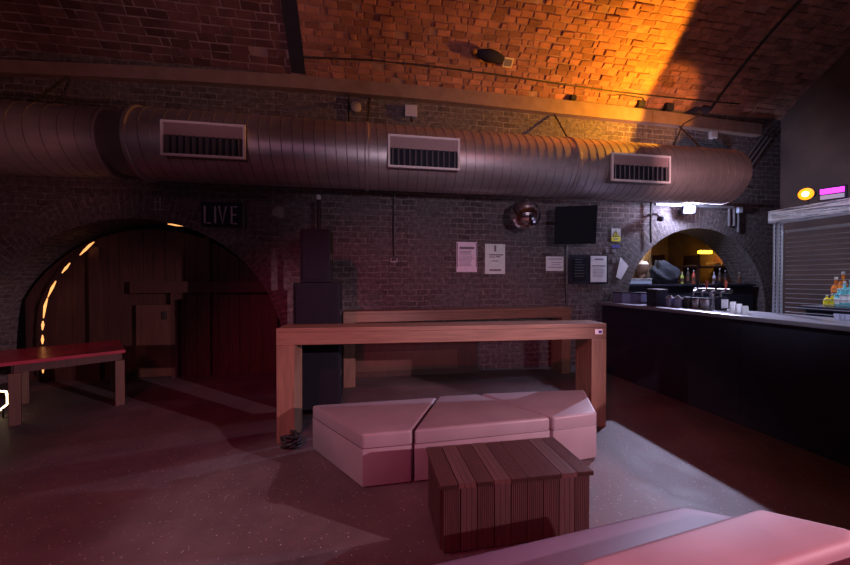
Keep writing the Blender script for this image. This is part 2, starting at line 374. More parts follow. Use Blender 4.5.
c1 = vault('ceiling', [-1.05, 2, 4, XR], M['mortar']); c2 = vault('ceiling_left_bay', [XL, -4, -1.05], M['mortar_l'])
def vault_bricks(parent_, name, xa, xb, smax, bw, bh, m, rough):
    bm = bmesh.new(); a0 = A0V; row = 0; s0 = 0.0
    colr = bm.loops.layers.float_color.new('tone')
    while s0 < smax:
        x = xa-(row % 2)*bw*.5-random.uniform(0, bw*.2)
        while x < xb:
            w_ = bw*random.choice((1, 1, 1, .5))*random.uniform(.92, 1.06)
            x0, x1 = max(x, xa), min(x+w_, xb)
            if x1-x0 > .05 and random.random() > .015:
                h = .010+random.random()**3*rough; g = .007
                ch = .010
                j = [(random.uniform(-.009, .009), random.uniform(-.007, .007)) for _ in range(4)]
                cr = [(x0+g, s0+g), (x1-g, s0+g), (x1-g, s0+bh-g), (x0+g, s0+bh-g)]
                cr = [(u+a, v+b) for (u, v), (a, b) in zip(cr, j)]
                cx_, cs_ = (x0+x1)/2, s0+bh/2
                def VP(u, s, hh):
                    t = a0-s/R_V; return bm.verts.new((u, YC+(R_V-hh)*math.sin(t), ZC+(R_V-hh)*math.cos(t)))
                tl = [random.uniform(-.3, .3)*h for _ in range(4)]
                lo = [VP(u, s, -.01) for u, s in cr]
                up = [VP(u+(ch if u < cx_ else -ch), s+(ch if s < cs_ else -ch), h+k) for (u, s), k in zip(cr, tl)]
                mid = [VP(u, s, h*.55) for u, s in cr]
                tone = random.choice((random.uniform(.55, .8), random.uniform(.8, 1.05), random.uniform(.85, 1.1)))
                fs = [bm.faces.new(up)]
                for i in range(4):
                    fs.append(bm.faces.new((lo[i], lo[(i+1) % 4], mid[(i+1) % 4], mid[i]))); fs.append(bm.faces.new((mid[i], mid[(i+1) % 4], up[(i+1) % 4], up[i])))
                for f in fs:
                    for l in f.loops: l[colr] = (tone, tone*random.uniform(.97, 1.0), tone, 1)
            x += w_
        s0 += bh; row += 1
    bmesh.ops.recalc_face_normals(bm, faces=bm.faces)
    me = bpy.data.meshes.new(name); bm.to_mesh(me); bm.free(); me.materials.append(m)
    o = bpy.data.objects.new(name, me); col.objects.link(o); struct(o); o.parent = parent_
A0V = math.asin((WY-YC)/R_V)
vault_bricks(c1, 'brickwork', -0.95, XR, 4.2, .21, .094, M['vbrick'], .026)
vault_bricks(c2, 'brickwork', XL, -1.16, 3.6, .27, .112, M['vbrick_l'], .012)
def vpt(x, t, off=0.0): return Vector((x, YC+(R_V-off)*math.sin(t), ZC+(R_V-off)*math.cos(t)))
A0 = math.asin((WY-YC)/R_V)
struct(MB().box(XL, XR, YB, WY+4.5, -0.1, 0.0).build('floor', M['floor']))
def endwall(name, x, m, bmat):
    bm = bmesh.new(); uv = bm.loops.layers.uv.new('UVMap'); a1 = -math.asin((YC-YB)/R_V)
    pr = [(WY, 0), (WY, SPR)] + [(YC+R_V*math.sin(A0+(a1-A0)*i/40), ZC+R_V*math.cos(A0+(a1-A0)*i/40)) for i in range(41)] + [(YB, 0)]
    f = bm.faces.new([bm.verts.new((x, y, z)) for y, z in pr])
    for l in f.loops: l[uv].uv = (l.vert.co.y, l.vert.co.z)
    me = bpy.data.meshes.new(name); bm.to_mesh(me); bm.free(); me.materials.append(bmat)
    o = bpy.data.objects.new(name, me); col.objects.link(o); return struct(o)
endwall('wall_left', XL, None, M['wall']); endwall('wall_right', XR, None, M['plaster'])

# beam (flat iron channel along the springing)
b = MB()
bpx = [(-60, 56, 13), (40, 61, 13), (99, 63.5, 13), (200, 68.5, 13), (300, 75, 13), (440, 87, 13.5), (580, 101.5, 14), (670, 112, 12), (762, 124, 11)]
pts = [(at(x, y, Y=5.78), at(x, y+h, Y=5.78)) for x, y, h in bpx]
for (t0, l0), (t1, l1) in zip(pts, pts[1:]):
    b.quad([t0, t1, l1, l0]); b.quad([t0, (t0.x, WY, t0.z), (t1.x, WY, t1.z), t1]); b.quad([l0, l1, (l1.x, WY, l1.z), (l0.x, WY, l0.z)])
struct(b.build('trim_3', M['iron']))
# dark iron rib across the vault and slim joint strap
b = MB()
for i in range(24):
    p, q = A0-0.006-1.2*i/24, A0-0.006-1.2*(i+1)/24
    b.quad([vpt(-1.16, p, .03), vpt(-0.95, p, .03), vpt(-0.95, q, .03), vpt(-1.16, q, .03)])
    b.quad([vpt(-1.16, p, 0), vpt(-1.16, p, .03), vpt(-1.16, q, .03), vpt(-1.16, q, 0)])
    b.quad([vpt(-0.95, p, 0), vpt(-0.95, p, .03), vpt(-0.95, q, .03), vpt(-0.95, q, 0)])
struct(b.build('trim_4', M['black']))
b = MB().tube([vpt(6.62, A0-0.01-1.1*i/24, .02) for i in range(25)], 0.028, 6)
struct(b.build('trim_5', M['cable']))

# left arch infill: dark red boarding with a door
b = MB(); x = -5.35
while x < -1.4:
    w_ = random.uniform(0.13, 0.2); x1 = min(x+w_, -1.32)
    zt = 0.41+math.sqrt(max(2.0**2-min(abs(x+3.4), 1.999)**2, 0)); zt2 = 0.41+math.sqrt(max(2.0**2-min(abs(x1+3.4), 1.999)**2, 0))
    zz = min(zt, zt2)
    if x > -5.3:
        yb_ = 6.36+random.uniform(0, .012); xr = x1-.006
        for A_, B_ in (((x, yb_), (xr, yb_)), ((xr, yb_), (xr, 6.42)), ((xr, 6.42), (x, 6.42)), ((x, 6.42), (x, yb_))):
            za = zt if A_[0] == x else zt2; zb_ = zt if B_[0] == x else zt2
            b.quad([(*A_, 0), (*B_, 0), (*B_, zb_), (*A_, za)])
        b.quad([(x, yb_, zt), (xr, yb_, zt2), (xr, 6.42, zt2), (x, 6.42, zt)])
    x = x1
struct(b.build('wall_alcove', M['wood_d']))
struct(MB().box(-5.9, -1.0, 6.85, 6.9, 0, 3.0).build('wall_tunnel', M['black']))
fr = MB()
p0, p1 = at(132, 284, Y=6.3), at(272, 291, Y=6.3)
fr.box(p0.x, p1.x, 6.24, 6.36, p1.z-0.02, p0.z+0.04)
for px_, wd in ((91, 10), (172, 7), (205, 6), (268, 10)):
    q = at(px_, 360, Y=6.3); e = at(px_+wd, 360, Y=6.3); zt = {91: 2.1, 172: 1.5, 205: 2.3, 268: 1.45}[px_]
    fr.box(q.x, e.x, 6.27, 6.36, 0, zt)
struct(fr.build('trim_6', M['wood_d']))
q0, q1 = at(136, 305, Y=6.28), at(172, 355, Y=6.28)
d = struct(MB().box(q0.x, q1.x, 6.27, 6.355, 0.02, q0.z, .01).build('door_1', M['wood_b']))
MB().box(q1.x-.12, q1.x-.06, 6.24, 6.27, 0.95, 1.08, .006).build('door_handle', M['steel'], d)
MB().box(q0.x+.08, q1.x-.08, 6.262, 6.27, 0.2, q0.z-.15, .004).build('door_panel', M['wood_b'], d)

# rope models light leaking through the arch gap as glowing tubes
def leak_strip(name, label, segs, thread, Y=6.2):
    t = thing(name, label, 'light', at(*thread[0], Y=Y))
    MB().tube([at(*p, Y=Y) for p in thread], 0.008, 6).build('cable', M['cable'], t)
    for s_ in segs:
        pts = [at(*p, Y=Y-0.01) for p in s_]
        n = len(pts); MB().tube(pts, [0.006]+[0.017]*(n-2)+[0.006], 8).build('lit_section', M['e_amber'], t)
    return t
leak_strip('glow_strip', 'glowing tube standing for amber light leaking up the left side of the big arch',
     [[(94, 242), (90, 245), (85, 250), (80, 255)], [(70, 263), (66, 268), (62, 273)], [(56, 281), (52, 288), (48, 297)], [(47.5, 298), (45, 306), (43.5, 318)], [(43, 321), (42.8, 325), (42.5, 330)], [(42.5, 335), (42.5, 340), (42.5, 344)], [(43, 361), (43, 367), (43, 373)]],
     [(96, 240), (85, 250), (73, 260), (62, 273), (52, 288), (45, 306), (42.5, 330), (42.5, 350), (43, 376)])
leak_strip('glow_strip', 'short glowing tube standing for amber light leaking at the crown of the big left arch',
     [[(168, 224), (176, 225), (184, 226)], [(185, 226.3), (193, 228.5), (200, 231)]], [(160, 223), (176, 225), (193, 228.5), (206, 233)])

# right arch alcove behind the bar
struct(MB().box(4.3, 8.4, 8.6, 8.7, 0, 3.2).build('wall_storeroom', M['ochre']))
struct(MB().box(4.22, 4.3, 6.0, 8.7, 0, 3.2).box(8.42, 8.5, 6.0, 8.7, 0, 3.2).build('wall_storeroom_side', M['ochre']))
struct(MB().box(4.2, 8.5, 6.0, 8.7, 3.2, 3.3).build('ceiling_storeroom', M['ochre']))
bb = MB()
for i in range(20):
    a, c = PI*i/20, PI*(i+1)/20
    def Pq(r, t, y): return (5.35-r*math.cos(t), y, 1.15+r*math.sin(t)*1.0)
    bb.quad([Pq(1.05, a, 7.2), Pq(1.05, c, 7.2), Pq(1.2, c, 7.2), Pq(1.2, a, 7.2)])
    bb.quad([Pq(1.05, a, 7.2), Pq(1.05, c, 7.2), Pq(1.05, c, 7.6), Pq(1.05, a, 7.6)])
bb.box(6.4, 6.55, 7.2, 7.6, 0, 1.2).box(4.3, 4.32, 7.2, 7.6, 0, 1.2)
struct(bb.build('trim_7', M['ochre']))
light('storeroom_light', 'POINT', (5.55, 6.32, 2.33), 20, (1.0, 0.80, 0.55), None, 0.05)

# ------------------------------------------------------------------ ventilation duct
DY, DZ, DR = 5.15, 3.36, 0.455
Rx = Matrix.Rotation(PI/2, 4, 'Y')
duct = thing('ventilation_duct', 'large round spiral metal ventilation duct running below the vault along the brick wall', 'duct', (1.5, DY, DZ))
def cyl(x0, x1, r, n=48, r2=None, z=DZ, y=DY):
    r2 = r if r2 is None else r2
    rows = [(r*.98, 0), (r, 0.01), (r2, x1-x0-.01), (r2*.98, x1-x0)]
    return MB().lathe(rows, n, mtx=Matrix.Translation((x0, y, z)) @ Rx)
cyl(-2.86, 6.15, DR).build('duct_run', M['duct'], duct, smooth=True)
cyl(-6.9, -3.16, DR*0.95, z=DZ-.02).build('duct_branch', M['duct'], duct, smooth=True)
cyl(-3.16, -2.86, DR*0.86, r2=DR*.97).build('reducer', M['seam'], duct, smooth=True)
def helix(x0, x1, r, pitch, z=DZ):
    pts = []; n = int((x1-x0)/pitch*32)
    for i in range(n+1):
        a = 2*PI*i/32; pts.append((x0+(x1-x0)*i/n, DY-r*math.sin(a), z+r*math.cos(a)))
    return MB().tube(pts, 0.0075, 4)
helix(-2.85, 6.14, DR, 0.135).build('spiral_seam', M['seam'], duct)
helix(-6.8, -3.17, DR*.95, 0.17, DZ-.02).build('spiral_seam', M['seam'], duct)
for x in (-2.84, at(367, 156, Y=4.7).x, at(580, 172, Y=4.7).x):
    cyl(x-.03, x+.03, DR+.018).build('coupling_band', M['duct'], duct, smooth=True)
for (xa, xb, ya, yb) in ((160, 245, 122, 157), (388, 460, 136, 168.5), (612, 671, 154, 182)):
    Yf = 4.63
    p, q = at(xa, (ya+yb)/2, Y=Yf), at(xb, (ya+yb)/2, Y=Yf)
    zc_ = p.z; f_ = (p-Vector((0, 0, 1.6))).dot(Vector((math.sin(YAW), math.cos(YAW), 0)))
    pm = at((xa+xb)/2, ya, Y=Yf).z; pl = at((xa+xb)/2, yb, Y=Yf).z
    x0, x1, z1, z0 = p.x, q.x, pm, pl; t = 0.028
    fm = MB().box(x0, x1, Yf, Yf+.03, z1-t, z1).box(x0, x1, Yf, Yf+.03, z0, z0+t).box(x0, x0+t, Yf, Yf+.03, z0+t, z1-t).box(x1-t, x1, Yf, Yf+.03, z0+t, z1-t)
    g = fm.build('air_grille', M['vent'] if 'vent' in M else M.setdefault('vent', mat('pinkish_aluminium', (0.92, 0.80, 0.79), 0.5, 0.0)), duct)
    MB().box(x0+.01, x1-.01, Yf+.03, Yf+.32, z0+.01, z0+.03).box(x0+.01, x1-.01, Yf+.03, Yf+.32, z1-.03, z1-.01).box(x0+.01, x0+.03, Yf+.03, Yf+.32, z0+.03, z1-.03).box(x1-.03, x1-.01, Yf+.03, Yf+.32, z0+.03, z1-.03).build('collar', M['seam'], g)
    zl = z0+(z1-z0)*0.60
    MB().box(x0+t, x1-t, Yf+.02, Yf+.035, zl, z1-t).build('damper_plate', M['seam2'] if 'seam2' in M else M.setdefault('seam2', mat('dull_red_metal', (0.42, 0.28, 0.28), 0.5, 0.1)), g)
    MB().box(x0+t, x1-t, Yf+.042, Yf+.047, z0+t, zl).build('backing', M['black'], g)
    fb = MB(); n = 12
    for k in range(n):
        xx = x0+t+(x1-x0-2*t)*(k+.5)/n
        fb.box(-.006, .006, -.021, .021, z0+t, zl, mtx=Matrix.Translation((xx, Yf+.02, 0)) @ Matrix.Rotation(math.radians(-25), 4, 'Z'))
    fb.build('louvres', M['greypipe'], g)
# straps that carry the duct
for px_ in (20, 367, 575, 712):
    x = at(px_, 130, Y=5.15).x
    b = MB().tube([(x, DY+.1, DZ+DR-.02), (x+.05, WY-.01, 4.60)], 0.014, 6)
    b.build('hanger', M['steel'], duct)

# ------------------------------------------------------------------ cables and small things on beam and vault
def cable(label, pts, r=0.012, m='cable', name='cable', cat='cable', group=None):
    return tag(MB().tube(pts, r, 6).build(name, M[m]), label, cat, group)
def on_vault(px, py, off=0.02):
    d = ray(px, py); o = Vector((0, 0, CAM_H)); t = 0.5
    while t < 20:
        p = o+d*t
        if p.y > WY-off: return o+d*((WY-off)/d.y)
        if p.z > ZC and (p.y-YC)**2+(p.z-ZC)**2 > (R_V-off)**2: return p
        t += 0.004
    return p
cable('thin black cable running along the vault just above the iron beam', [on_vault(x, y, .03) for x, y in ((300, 57), (370, 60), (430, 66), (500, 75), (560, 84), (620, 92), (665, 97), (740, 104))], 0.012)
cable('looped black lead above the right end of the beam', [on_vault(x, y, .03) for x, y in ((608, 95), (625, 95), (643, 98), (645, 104))], 0.010)
for (px_, py_, s_, lab) in ((573, 98, .05, 'small dark clamp on the beam under the orange wash'), (641, 104, .07, 'dark cable junction on the beam, left of the pair'), (669, 107, .08, 'dark box on the beam nearest the vault joint')):
    c = on_vault(px_, py_, .07); t = thing('junction_box', lab, 'junction box', c)
    MB().box(c.x-s_, c.x+s_, c.y-.04, c.y+.04, c.z-s_*.8, c.z+s_*.8, .012).build('body', M['black'], t)
    MB().tube([(c.x, c.y, c.z-s_*.8), (c.x, c.y+.03, c.z-s_*.8-.1)], .012, 6).build('cable_gland', M['cable'], t)
# the amber uplighter itself
t = thing('uplighter', 'small black uplighter on a bracket above the duct throwing amber light on the vault', 'spotlight', (4.95, 4.75, 4.2))
mtu = Matrix.Translation((5.03, 4.57, 4.19)) @ (Vector((3.22, 5.33, 4.92))-Vector((4.95, 4.60, 4.22))).to_track_quat('Z', 'Y').to_matrix().to_4x4()
MB().lathe([(.03, -.12), (.05, -.10), (.055, .0), (.05, .0)], 14, mtx=mtu).build('housing', M['black'], t, smooth=True)
MB().box(4.80, 4.97, 4.46, 4.66, 4.140, 4.146).build('shade_flap', M['black'], t)  # plate added to keep the amber spot off the seats below
MB().tube([mtu @ Vector((0, 0, -.1)), (5.05, 4.9, 4.1), (5.1, 5.15, DZ+DR+.008)], .012, 6).build('bracket', M['steel'], t)
# dark oval lamp and plate on the vault
c = on_vault(490, 56, .15)
t = thing('emergency_lamp', 'dark oval fitting on the vault left of the orange wash', 'lamp', c)
mt = Matrix.Translation(c) @ Matrix.Rotation(math.radians(8), 4, 'Y') @ Matrix.Diagonal((1.9, .9, 0.8, 1))
MB().lathe([(.02, -.09), (.09, -.07), (.13, -.02), (.13, .02), (.09, .07), (.02, .09)], 20, mtx=mt).build('body', M['black'], t, smooth=True)
MB().lathe([(.01, -.03), (.035, -.02), (.035, .02), (.01, .03)], 12, loc=c+Vector((-.25, -.02, .03))).build('tip', mat('amber_plastic', (.7, .35, .05), .4), t)
c = on_vault(508, 62.5, .05)
t = thing('vault_plate', 'small square plate with a pale rim beside the oval fitting', 'plate', c)
rot = Matrix.Translation(c) @ Matrix.Rotation(math.radians(50), 4, 'X')
MB().box(-.085, .085, -.01, .01, -.075, .075, .004, mtx=rot).build('rim', M['cream'], t)
MB().box(-.06, .06, -.016, -.010, -.05, .05, mtx=rot).build('face', M['greypipe'], t)
# sensor and round box below the beam
c = at(411, 111.5, Y=5.86)
t = thing('alarm_sensor', 'small pale square sensor box between beam and duct', 'sensor', c)
MB().box(c.x-.11, c.x+.10, c.y-.05, c.y+.035, c.z-.10, c.z+.09, .012).build('body', mat('pale_violet_plastic', (.42, .42, .55), .5), t)
MB().tube([(c.x, c.y-.05, c.z-.1), (c.x+.02, c.y, c.z-.17)], .02, 8).build('bracket', M['cable'], t)
c = at(356, 107, Y=5.86)
t = thing('conduit_box', 'small round box with a conduit, left of the pale sensor', 'junction box', c)
MB().lathe([(.07, -.03), (.085, -.02), (.085, .02), (.07, .03)], 20, mtx=Matrix.Translation(c) @ Matrix.Rotation(PI/2, 4, 'X')).build('body', mat('beige_plastic', (.38, .30, .24), .5), t, smooth=True)
a = at(349, 92, Y=5.87); b_ = at(349, 126, Y=5.87)
MB().tube([a, b_], .018, 6).build('conduit', M['cable'], t)
# slanting conduits by the end of the duct
for k, (a, b_) in enumerate((((763, 136), (738, 170)), ((767, 137), (742, 171)), ((771, 138), (747, 172)))):
    cable('grey conduit slanting down past the end of the duct', [at(*a, Y=5.86), at(*b_, Y=5.86)], .018, 'greypipe', 'conduit', 'conduit', 'slanting conduits past the end of the duct')
c = at(713, 135, Y=5.86)
tag(MB().box(c.x-.07, c.x+.07, c.y-.04, c.y+.035, c.z-.07, c.z+.07, .01).build('sensor', M['white']), 'small white box under the right end of the beam', 'sensor')
cable('dark cable dropping from the white box to the duct', [at(713, 139, Y=5.86), at(721, 150, Y=5.84), at(722, 162, Y=5.8)], .016)

# ------------------------------------------------------------------ things on the brick wall
def sheet(name, label, cat, px, m, lines=(), ang=0, Y=WY-.012, group=None, inkm='ink'):
    x0, y0, x1, y1 = px
    p, q = at((x0+x1)/2, y0, Y=Y), at((x0+x1)/2, y1, Y=Y); a = at(x0, (y0+y1)/2, Y=Y); b2 = at(x1, (y0+y1)/2, Y=Y)
    cx, cz, w_, h_ = (a.x+b2.x)/2, (p.z+q.z)/2, (b2.x-a.x), (p.z-q.z)
    t = thing(name, label, cat, (cx, Y, cz), 0, group)
    rt = Matrix.Translation((cx, Y, cz)) @ Matrix.Rotation(math.radians(ang), 4, 'Y')
    MB().box(-w_/2, w_/2, -.004, .004, -h_/2, h_/2, mtx=rt).build('paper', M[m], t)
    if lines:
        bl = MB()
        for (u0, u1, v0, v1) in lines:
            bl.box(-w_/2+u0*w_, -w_/2+u1*w_, -.007, -.004, h_/2-v1*h_, h_/2-v0*h_, mtx=rt)
        bl.build('print', M[inkm], t)
    return t
def txt(n, v0, v1, u0=.12, u1=.88, th=.4):
    o = []; s_ = (v1-v0)/n
    for i in range(n):
        o.append((u0+random.uniform(0, .04), u1-random.uniform(0, .25), v0+i*s_, v0+i*s_+s_*th))
    return o
sheet('poster', 'pinkish notice with dense print and a plain foot, pinned left of the green one', 'poster', (456.5, 242, 477, 272), 'paper_p', [(.14, .86, .16, .24)]+txt(3, .3, .44)+txt(9, .46, .82, .1, .9, .3)+[(.02, .06, .03, .84), (.94, .98, .03, .84)])
sheet('poster', 'pale green notice pinned to the brick right of the pinkish one', 'poster', (485, 244, 505, 274), 'paper_g', [(.2, .9, .34, .38), (.2, .5, .42, .45), (.55, .75, .40, .44), (.35, .65, .55, .58)]+[(.22, .8, .84, .9), (.45, .55, .05, .25)])
sheet('notice', 'small white landscape notice left of the black board', 'notice', (546, 256.5, 563.5, 271), 'paper', [(.1, .9, .15, .2), (.3, .9, .4, .43), (.3, .8, .55, .58), (.1, .95, .72, .76)])
bd = sheet('notice_board', 'black board on the brick wall under the black loudspeaker', 'board', (569, 255, 608, 284), 'black', [], Y=WY-.03)
sheet('print_sheet', 'dark printed sheet on the left half of the black board', 'notice', (573, 258, 586, 281), 'black_cab', txt(7, .05, .9, .1, .9, .15), Y=WY-.042, inkm='greypipe')
sheet('notice', 'white price sheet on the right half of the black board', 'notice', (590.5, 256, 606.5, 282), 'paper', [(.25, .8, .1, .15), (.1, .9, .36, .40)]+txt(7, .45, .85, .12, .88, .25), Y=WY-.042)
# warning sign
t = sheet('warning_sign', 'small yellow and white hazard sign with a triangle above the black board', 'sign', (611.5, 228.5, 620.5, 241.5), 'white', [])
a, b_ = at(611.5, 236.6, Y=WY-.018), at(620.5, 241.4, Y=WY-.018)
MB().box(a.x, b_.x, WY-.020, WY-.016, b_.z, a.z).build('yellow_band', M['yellow'], t)
c = at(616, 233.5, Y=WY-.02)
def tri(c, s_, y0, y1):
    q = MB(); P3 = [(c.x-s_, c.z-s_*.8), (c.x+s_, c.z-s_*.8), (c.x, c.z+s_*.9)]
    lo = [q.bm.verts.new((x, y0, z)) for x, z in P3]; hi = [q.bm.verts.new((x, y1, z)) for x, z in P3]
    q.bm.faces.new(lo); q.bm.faces.new(hi[::-1])
    for i in range(3): q.bm.faces.new((lo[i], hi[i], hi[(i+1) % 3], lo[(i+1) % 3]))
    return q
tri(c, .075, WY-.020, WY-.016).build('triangle_border', M['cable'], t); tri(c, .055, WY-.024, WY-.020).build('triangle', M['yellow'], t)
MB().box(c.x-.008, c.x+.008, WY-.027, WY-.024, c.z-.02, c.z+.025).box(c.x-.02, c.x+.02, WY-.027, WY-.024, c.z-.035, c.z-.025).build('symbol', M['cable'], t)
MB().box(c.x-.04, c.x+.04, WY-.024, WY-.020, (a.z+b_.z)/2-.01, (a.z+b_.z)/2+.01).build('print', M['ink'], t)
sheet('sticker', 'dark blue sticker just below the hazard sign', 'sticker', (611.5, 245, 619.5, 247.8), 'blue')
for (x0, y0, x1, y1) in ((605.5, 249, 608.5, 252.5), (612, 249, 616, 252.5), (612, 258, 615.5, 263)):
    sheet('sticker', 'small torn pale sticker between the black board and the bar arch', 'sticker', (x0, y0, x1, y1), 'greypipe', group='torn pale stickers beside the black board', ang=random.uniform(-8, 8))
# dangling leaflet
pp = [(620.5, 257), (628.5, 266), (621, 279.5), (616, 277)]
b = MB(); f = [at(*p, Y=WY-.03) for p in pp]; b2 = [at(*p, Y=WY-.024) for p in pp]
b.quad(f); b.quad(b2[::-1])
for i in range(4): b.quad([f[i], b2[i], b2[(i+1) % 4], f[(i+1) % 4]])
tag(b.build('leaflet', M['paper']), 'white leaflet hanging askew on the brick beside the bar arch', 'leaflet')

# LIVE sign
c0, c1 = at(203, 207, Y=WY-.03), at(243, 226, Y=WY-.03)
zt = at(222, 205, Y=WY-.03).z; zb = at(222, 225, Y=WY-.03).z
sg = thing('live_sign', 'dark sign board with thin pale tube letters reading LIVE above the big arch', 'sign', (c0.x, WY-.03, zb))
MB().box(c0.x-.02, c1.x, WY-.06, WY-.005, zb-.03, zt+.04, .006).build('board', M['black'], sg)
MB().box(c1.x, c1.x+.045, WY-.07, WY-.005, zb-.06, zt+.06, .004).build('end_plate', M['steel'], sg)
lt = mat('unlit_neon_tube', (0.55, 0.46, 0.50), 0.3); LW = (c1.x-c0.x-.08)/4; y = WY-.075
def stroke(name, lines):
    b = MB()
    for ln in lines: b.tube([(x, y, z) for x, z in ln], 0.013, 6)
    b.build(name, lt, sg)
lx = lambda i, u: c0.x+.03+LW*(i+u); zz = lambda v: zb+.02+(zt-zb-.05)*v
stroke('letter', [[(lx(0, .1), zz(1)), (lx(0, .1), zz(0)), (lx(0, .75), zz(0))]])
stroke('letter', [[(lx(1.15, .15), zz(1)), (lx(1.15, .15), zz(0))]])
stroke('letter', [[(lx(1.7, .05), zz(1)), (lx(1.7, .45), zz(0)), (lx(1.7, .85), zz(1))]])
stroke('letter', [[(lx(3, .85), zz(1)), (lx(3, .2), zz(1)), (lx(3, .2), zz(0)), (lx(3, .85), zz(0))], [(lx(3, .2), zz(.52)), (lx(3, .75), zz(.52))]])
# pale painted marks
mk = mat('faded_white_paint', (0.34, 0.29, 0.30), 0.8)
def marks(label, lines, r=.008, Y=WY-.008):
    b = MB()
    for ln in lines: b.tube([at(*p, Y=Y) for p in ln], r, 5)
    tag(b.build('painted_mark', mk), label, 'mark')
marks('faint white cross hatched mark on the brick above the big arch', [[(155, 198), (155, 211)], [(160, 197), (160, 211)], [(151, 209), (165, 209.5)], [(153, 202), (162, 202)]])
b = MB(); pl = [at(*p, Y=WY-.012) for p in ((272, 211), (275, 207), (280, 206), (284, 208), (284, 214), (285, 217), (280, 218.5), (277, 217), (272, 215))]
bk = [(p.x, WY-.001, p.z) for p in pl]; b.quad(pl); b.quad(bk[::-1])
for i in range(len(pl)): j = (i+1) % len(pl); b.quad([pl[i], bk[i], bk[j], pl[j]])
tag(b.build('plaster_patch', noisy('pale_plaster', (.34, .29, .28), (.2, .17, .17), 30, .9)), 'small pale plaster patch on the brick right of the LIVE sign', 'patch')
# pull cord
t = thing('pull_cord', 'thin cord hanging down the middle of the brick wall with a pale hook', 'cord', at(393.5, 262, Y=5.87))
MB().tube([at(393.5, 190, Y=5.87), at(393, 240, Y=5.87), at(393.5, 257, Y=5.87)], .012, 6).build('cord', M['cable'], t)
MB().tube([at(394.5, 222, Y=5.86), at(394.5, 252, Y=5.86)], .006, 5).build('chain', M['greypipe'], t)
c = at(394, 260, Y=5.85)
MB().tube([(c.x-.05, c.y, c.z+.03), (c.x-.05, c.y, c.z-.03), (c.x+.05, c.y, c.z-.03), (c.x+.05, c.y, c.z+.03)], .011, 6).build('hook', M['white'], t)
cable('dark conduit dropping from the wall loudspeaker behind the far table', [at(566, 245, Y=5.86), at(566.5, 306, Y=5.86), at(567, 360, Y=5.86)], .02, 'steel', 'conduit', 'conduit')
cable('dark cable down the brick to the left of the bar arch', [at(651, 200, Y=5.83), at(650.5, 225, Y=5.83), at(651, 243, Y=5.83)], .018)

# mirror ball
c = at(525.5, 215, Y=5.3)
t = thing('mirror_ball', 'mirrored disco ball hanging below the duct', 'mirror ball', c)
b = MB(); bmesh.ops.create_uvsphere(b.bm, u_segments=30, v_segments=18, radius=.235, matrix=Matrix.Translation(c))
for fc in b.bm.faces:
    d_ = Vector((random.uniform(-1, 1), random.uniform(-1, 1), random.uniform(-1, 1)))*.0
b.build('ball', M['chrome'], t)
MB().lathe([(.03, 0), (.03, .03), (.012, .05)], 12, loc=c+Vector((0, 0, .225))).build('motor_cap', M['steel'], t)
MB().tube([c+Vector((0, 0, .26)), (c.x, c.y, DZ-DR+.01)], .006, 5).build('chain', M['steel'], t)

# wall loudspeaker
c = at(573, 225, Y=5.45)
t = thing('wall_speaker', 'black loudspeaker tilted down on the wall right of the mirror ball', 'speaker', c)
rt = Matrix.Translation(c) @ Matrix.Rotation(math.radians(-20), 4, 'Z') @ Matrix.Rotation(math.radians(9), 4, 'X')
b = MB()
w1, w2, hh = .33, .20, .31
pl = [(-w1, -.19), (w1, -.19), (w2, .2), (-w2, .2)]
b.prism(pl, -hh, hh, .012)
for v in b.bm.verts: v.co = rt @ v.co
b.build('cabinet', M['black_cab'], t)
MB().box(-w1+.03, w1-.03, -.205, -.192, -hh+.03, hh-.03, mtx=rt).build('grille', M['grille'], t)
MB().tube([rt @ Vector((0, .15, .1)), (c.x+.05, WY, c.z+.12)], .025, 8).build('bracket', M['steel'], t)

# bar floodlight fixture
c = Vector((5.96, 5.66, 2.90))
t = thing('floodlight', 'bright bluish white floodlight glaring above the bar arch', 'floodlight', c)
rt = Matrix.Translation(c) @ Matrix.Rotation(math.radians(-25), 4, 'Z') @ Matrix.Rotation(math.radians(12), 4, 'X')
MB().box(-.10, .10, -.045, .045, -.075, .075, .01, mtx=rt).build('housing', M['black'], t)
MB().box(-.08, .08, -.050, -.046, -.055, .055, mtx=rt).build('lens', M['e_white'], t)
MB().tube([rt @ Vector((0, .04, 0)), (c.x, WY, c.z)], .018, 6).build('bracket', M['steel'], t)
# rail and boxes by the lamp
a, b_ = at(655, 203.5, Y=5.7), at(733, 205.5, Y=5.7)
tag(MB().box(a.x, b_.x, 5.68, 5.72, a.z-.035, a.z+.01, .004).build('rail', M['alu']), 'bright metal rail under the right end of the duct', 'rail')
for px_ in (729, 734, 738):
    cable('grey conduit running down the wall at the right end of the rail', [at(px_, 207, Y=5.86), at(px_, 226 if px_ < 738 else 232, Y=5.86)], .02, 'greypipe', 'conduit', 'conduit', 'conduits below the rail')
c = at(739, 210, Y=5.84)
tag(MB().box(c.x-.05, c.x+.05, 5.8, 5.87, c.z-.06, c.z+.06, .01).build('socket_box', M['lblue']), 'small pale box at the right end of the metal rail', 'box')
c = at(657, 216, Y=5.8)
t = thing('wall_camera', 'small dome camera on an arm left of the floodlight', 'camera', c)
MB().tube([(c.x, WY, c.z+.05), (c.x, c.y, c.z+.03), (c.x, c.y-.05, c.z-.03)], .025, 8).build('arm', M['greypipe'], t)
MB().lathe([(.01, -.06), (.05, -.04), (.06, 0), (.05, .03)], 14, loc=(c.x, c.y-.08, c.z-.06)).build('dome', M['black'], t, smooth=True)

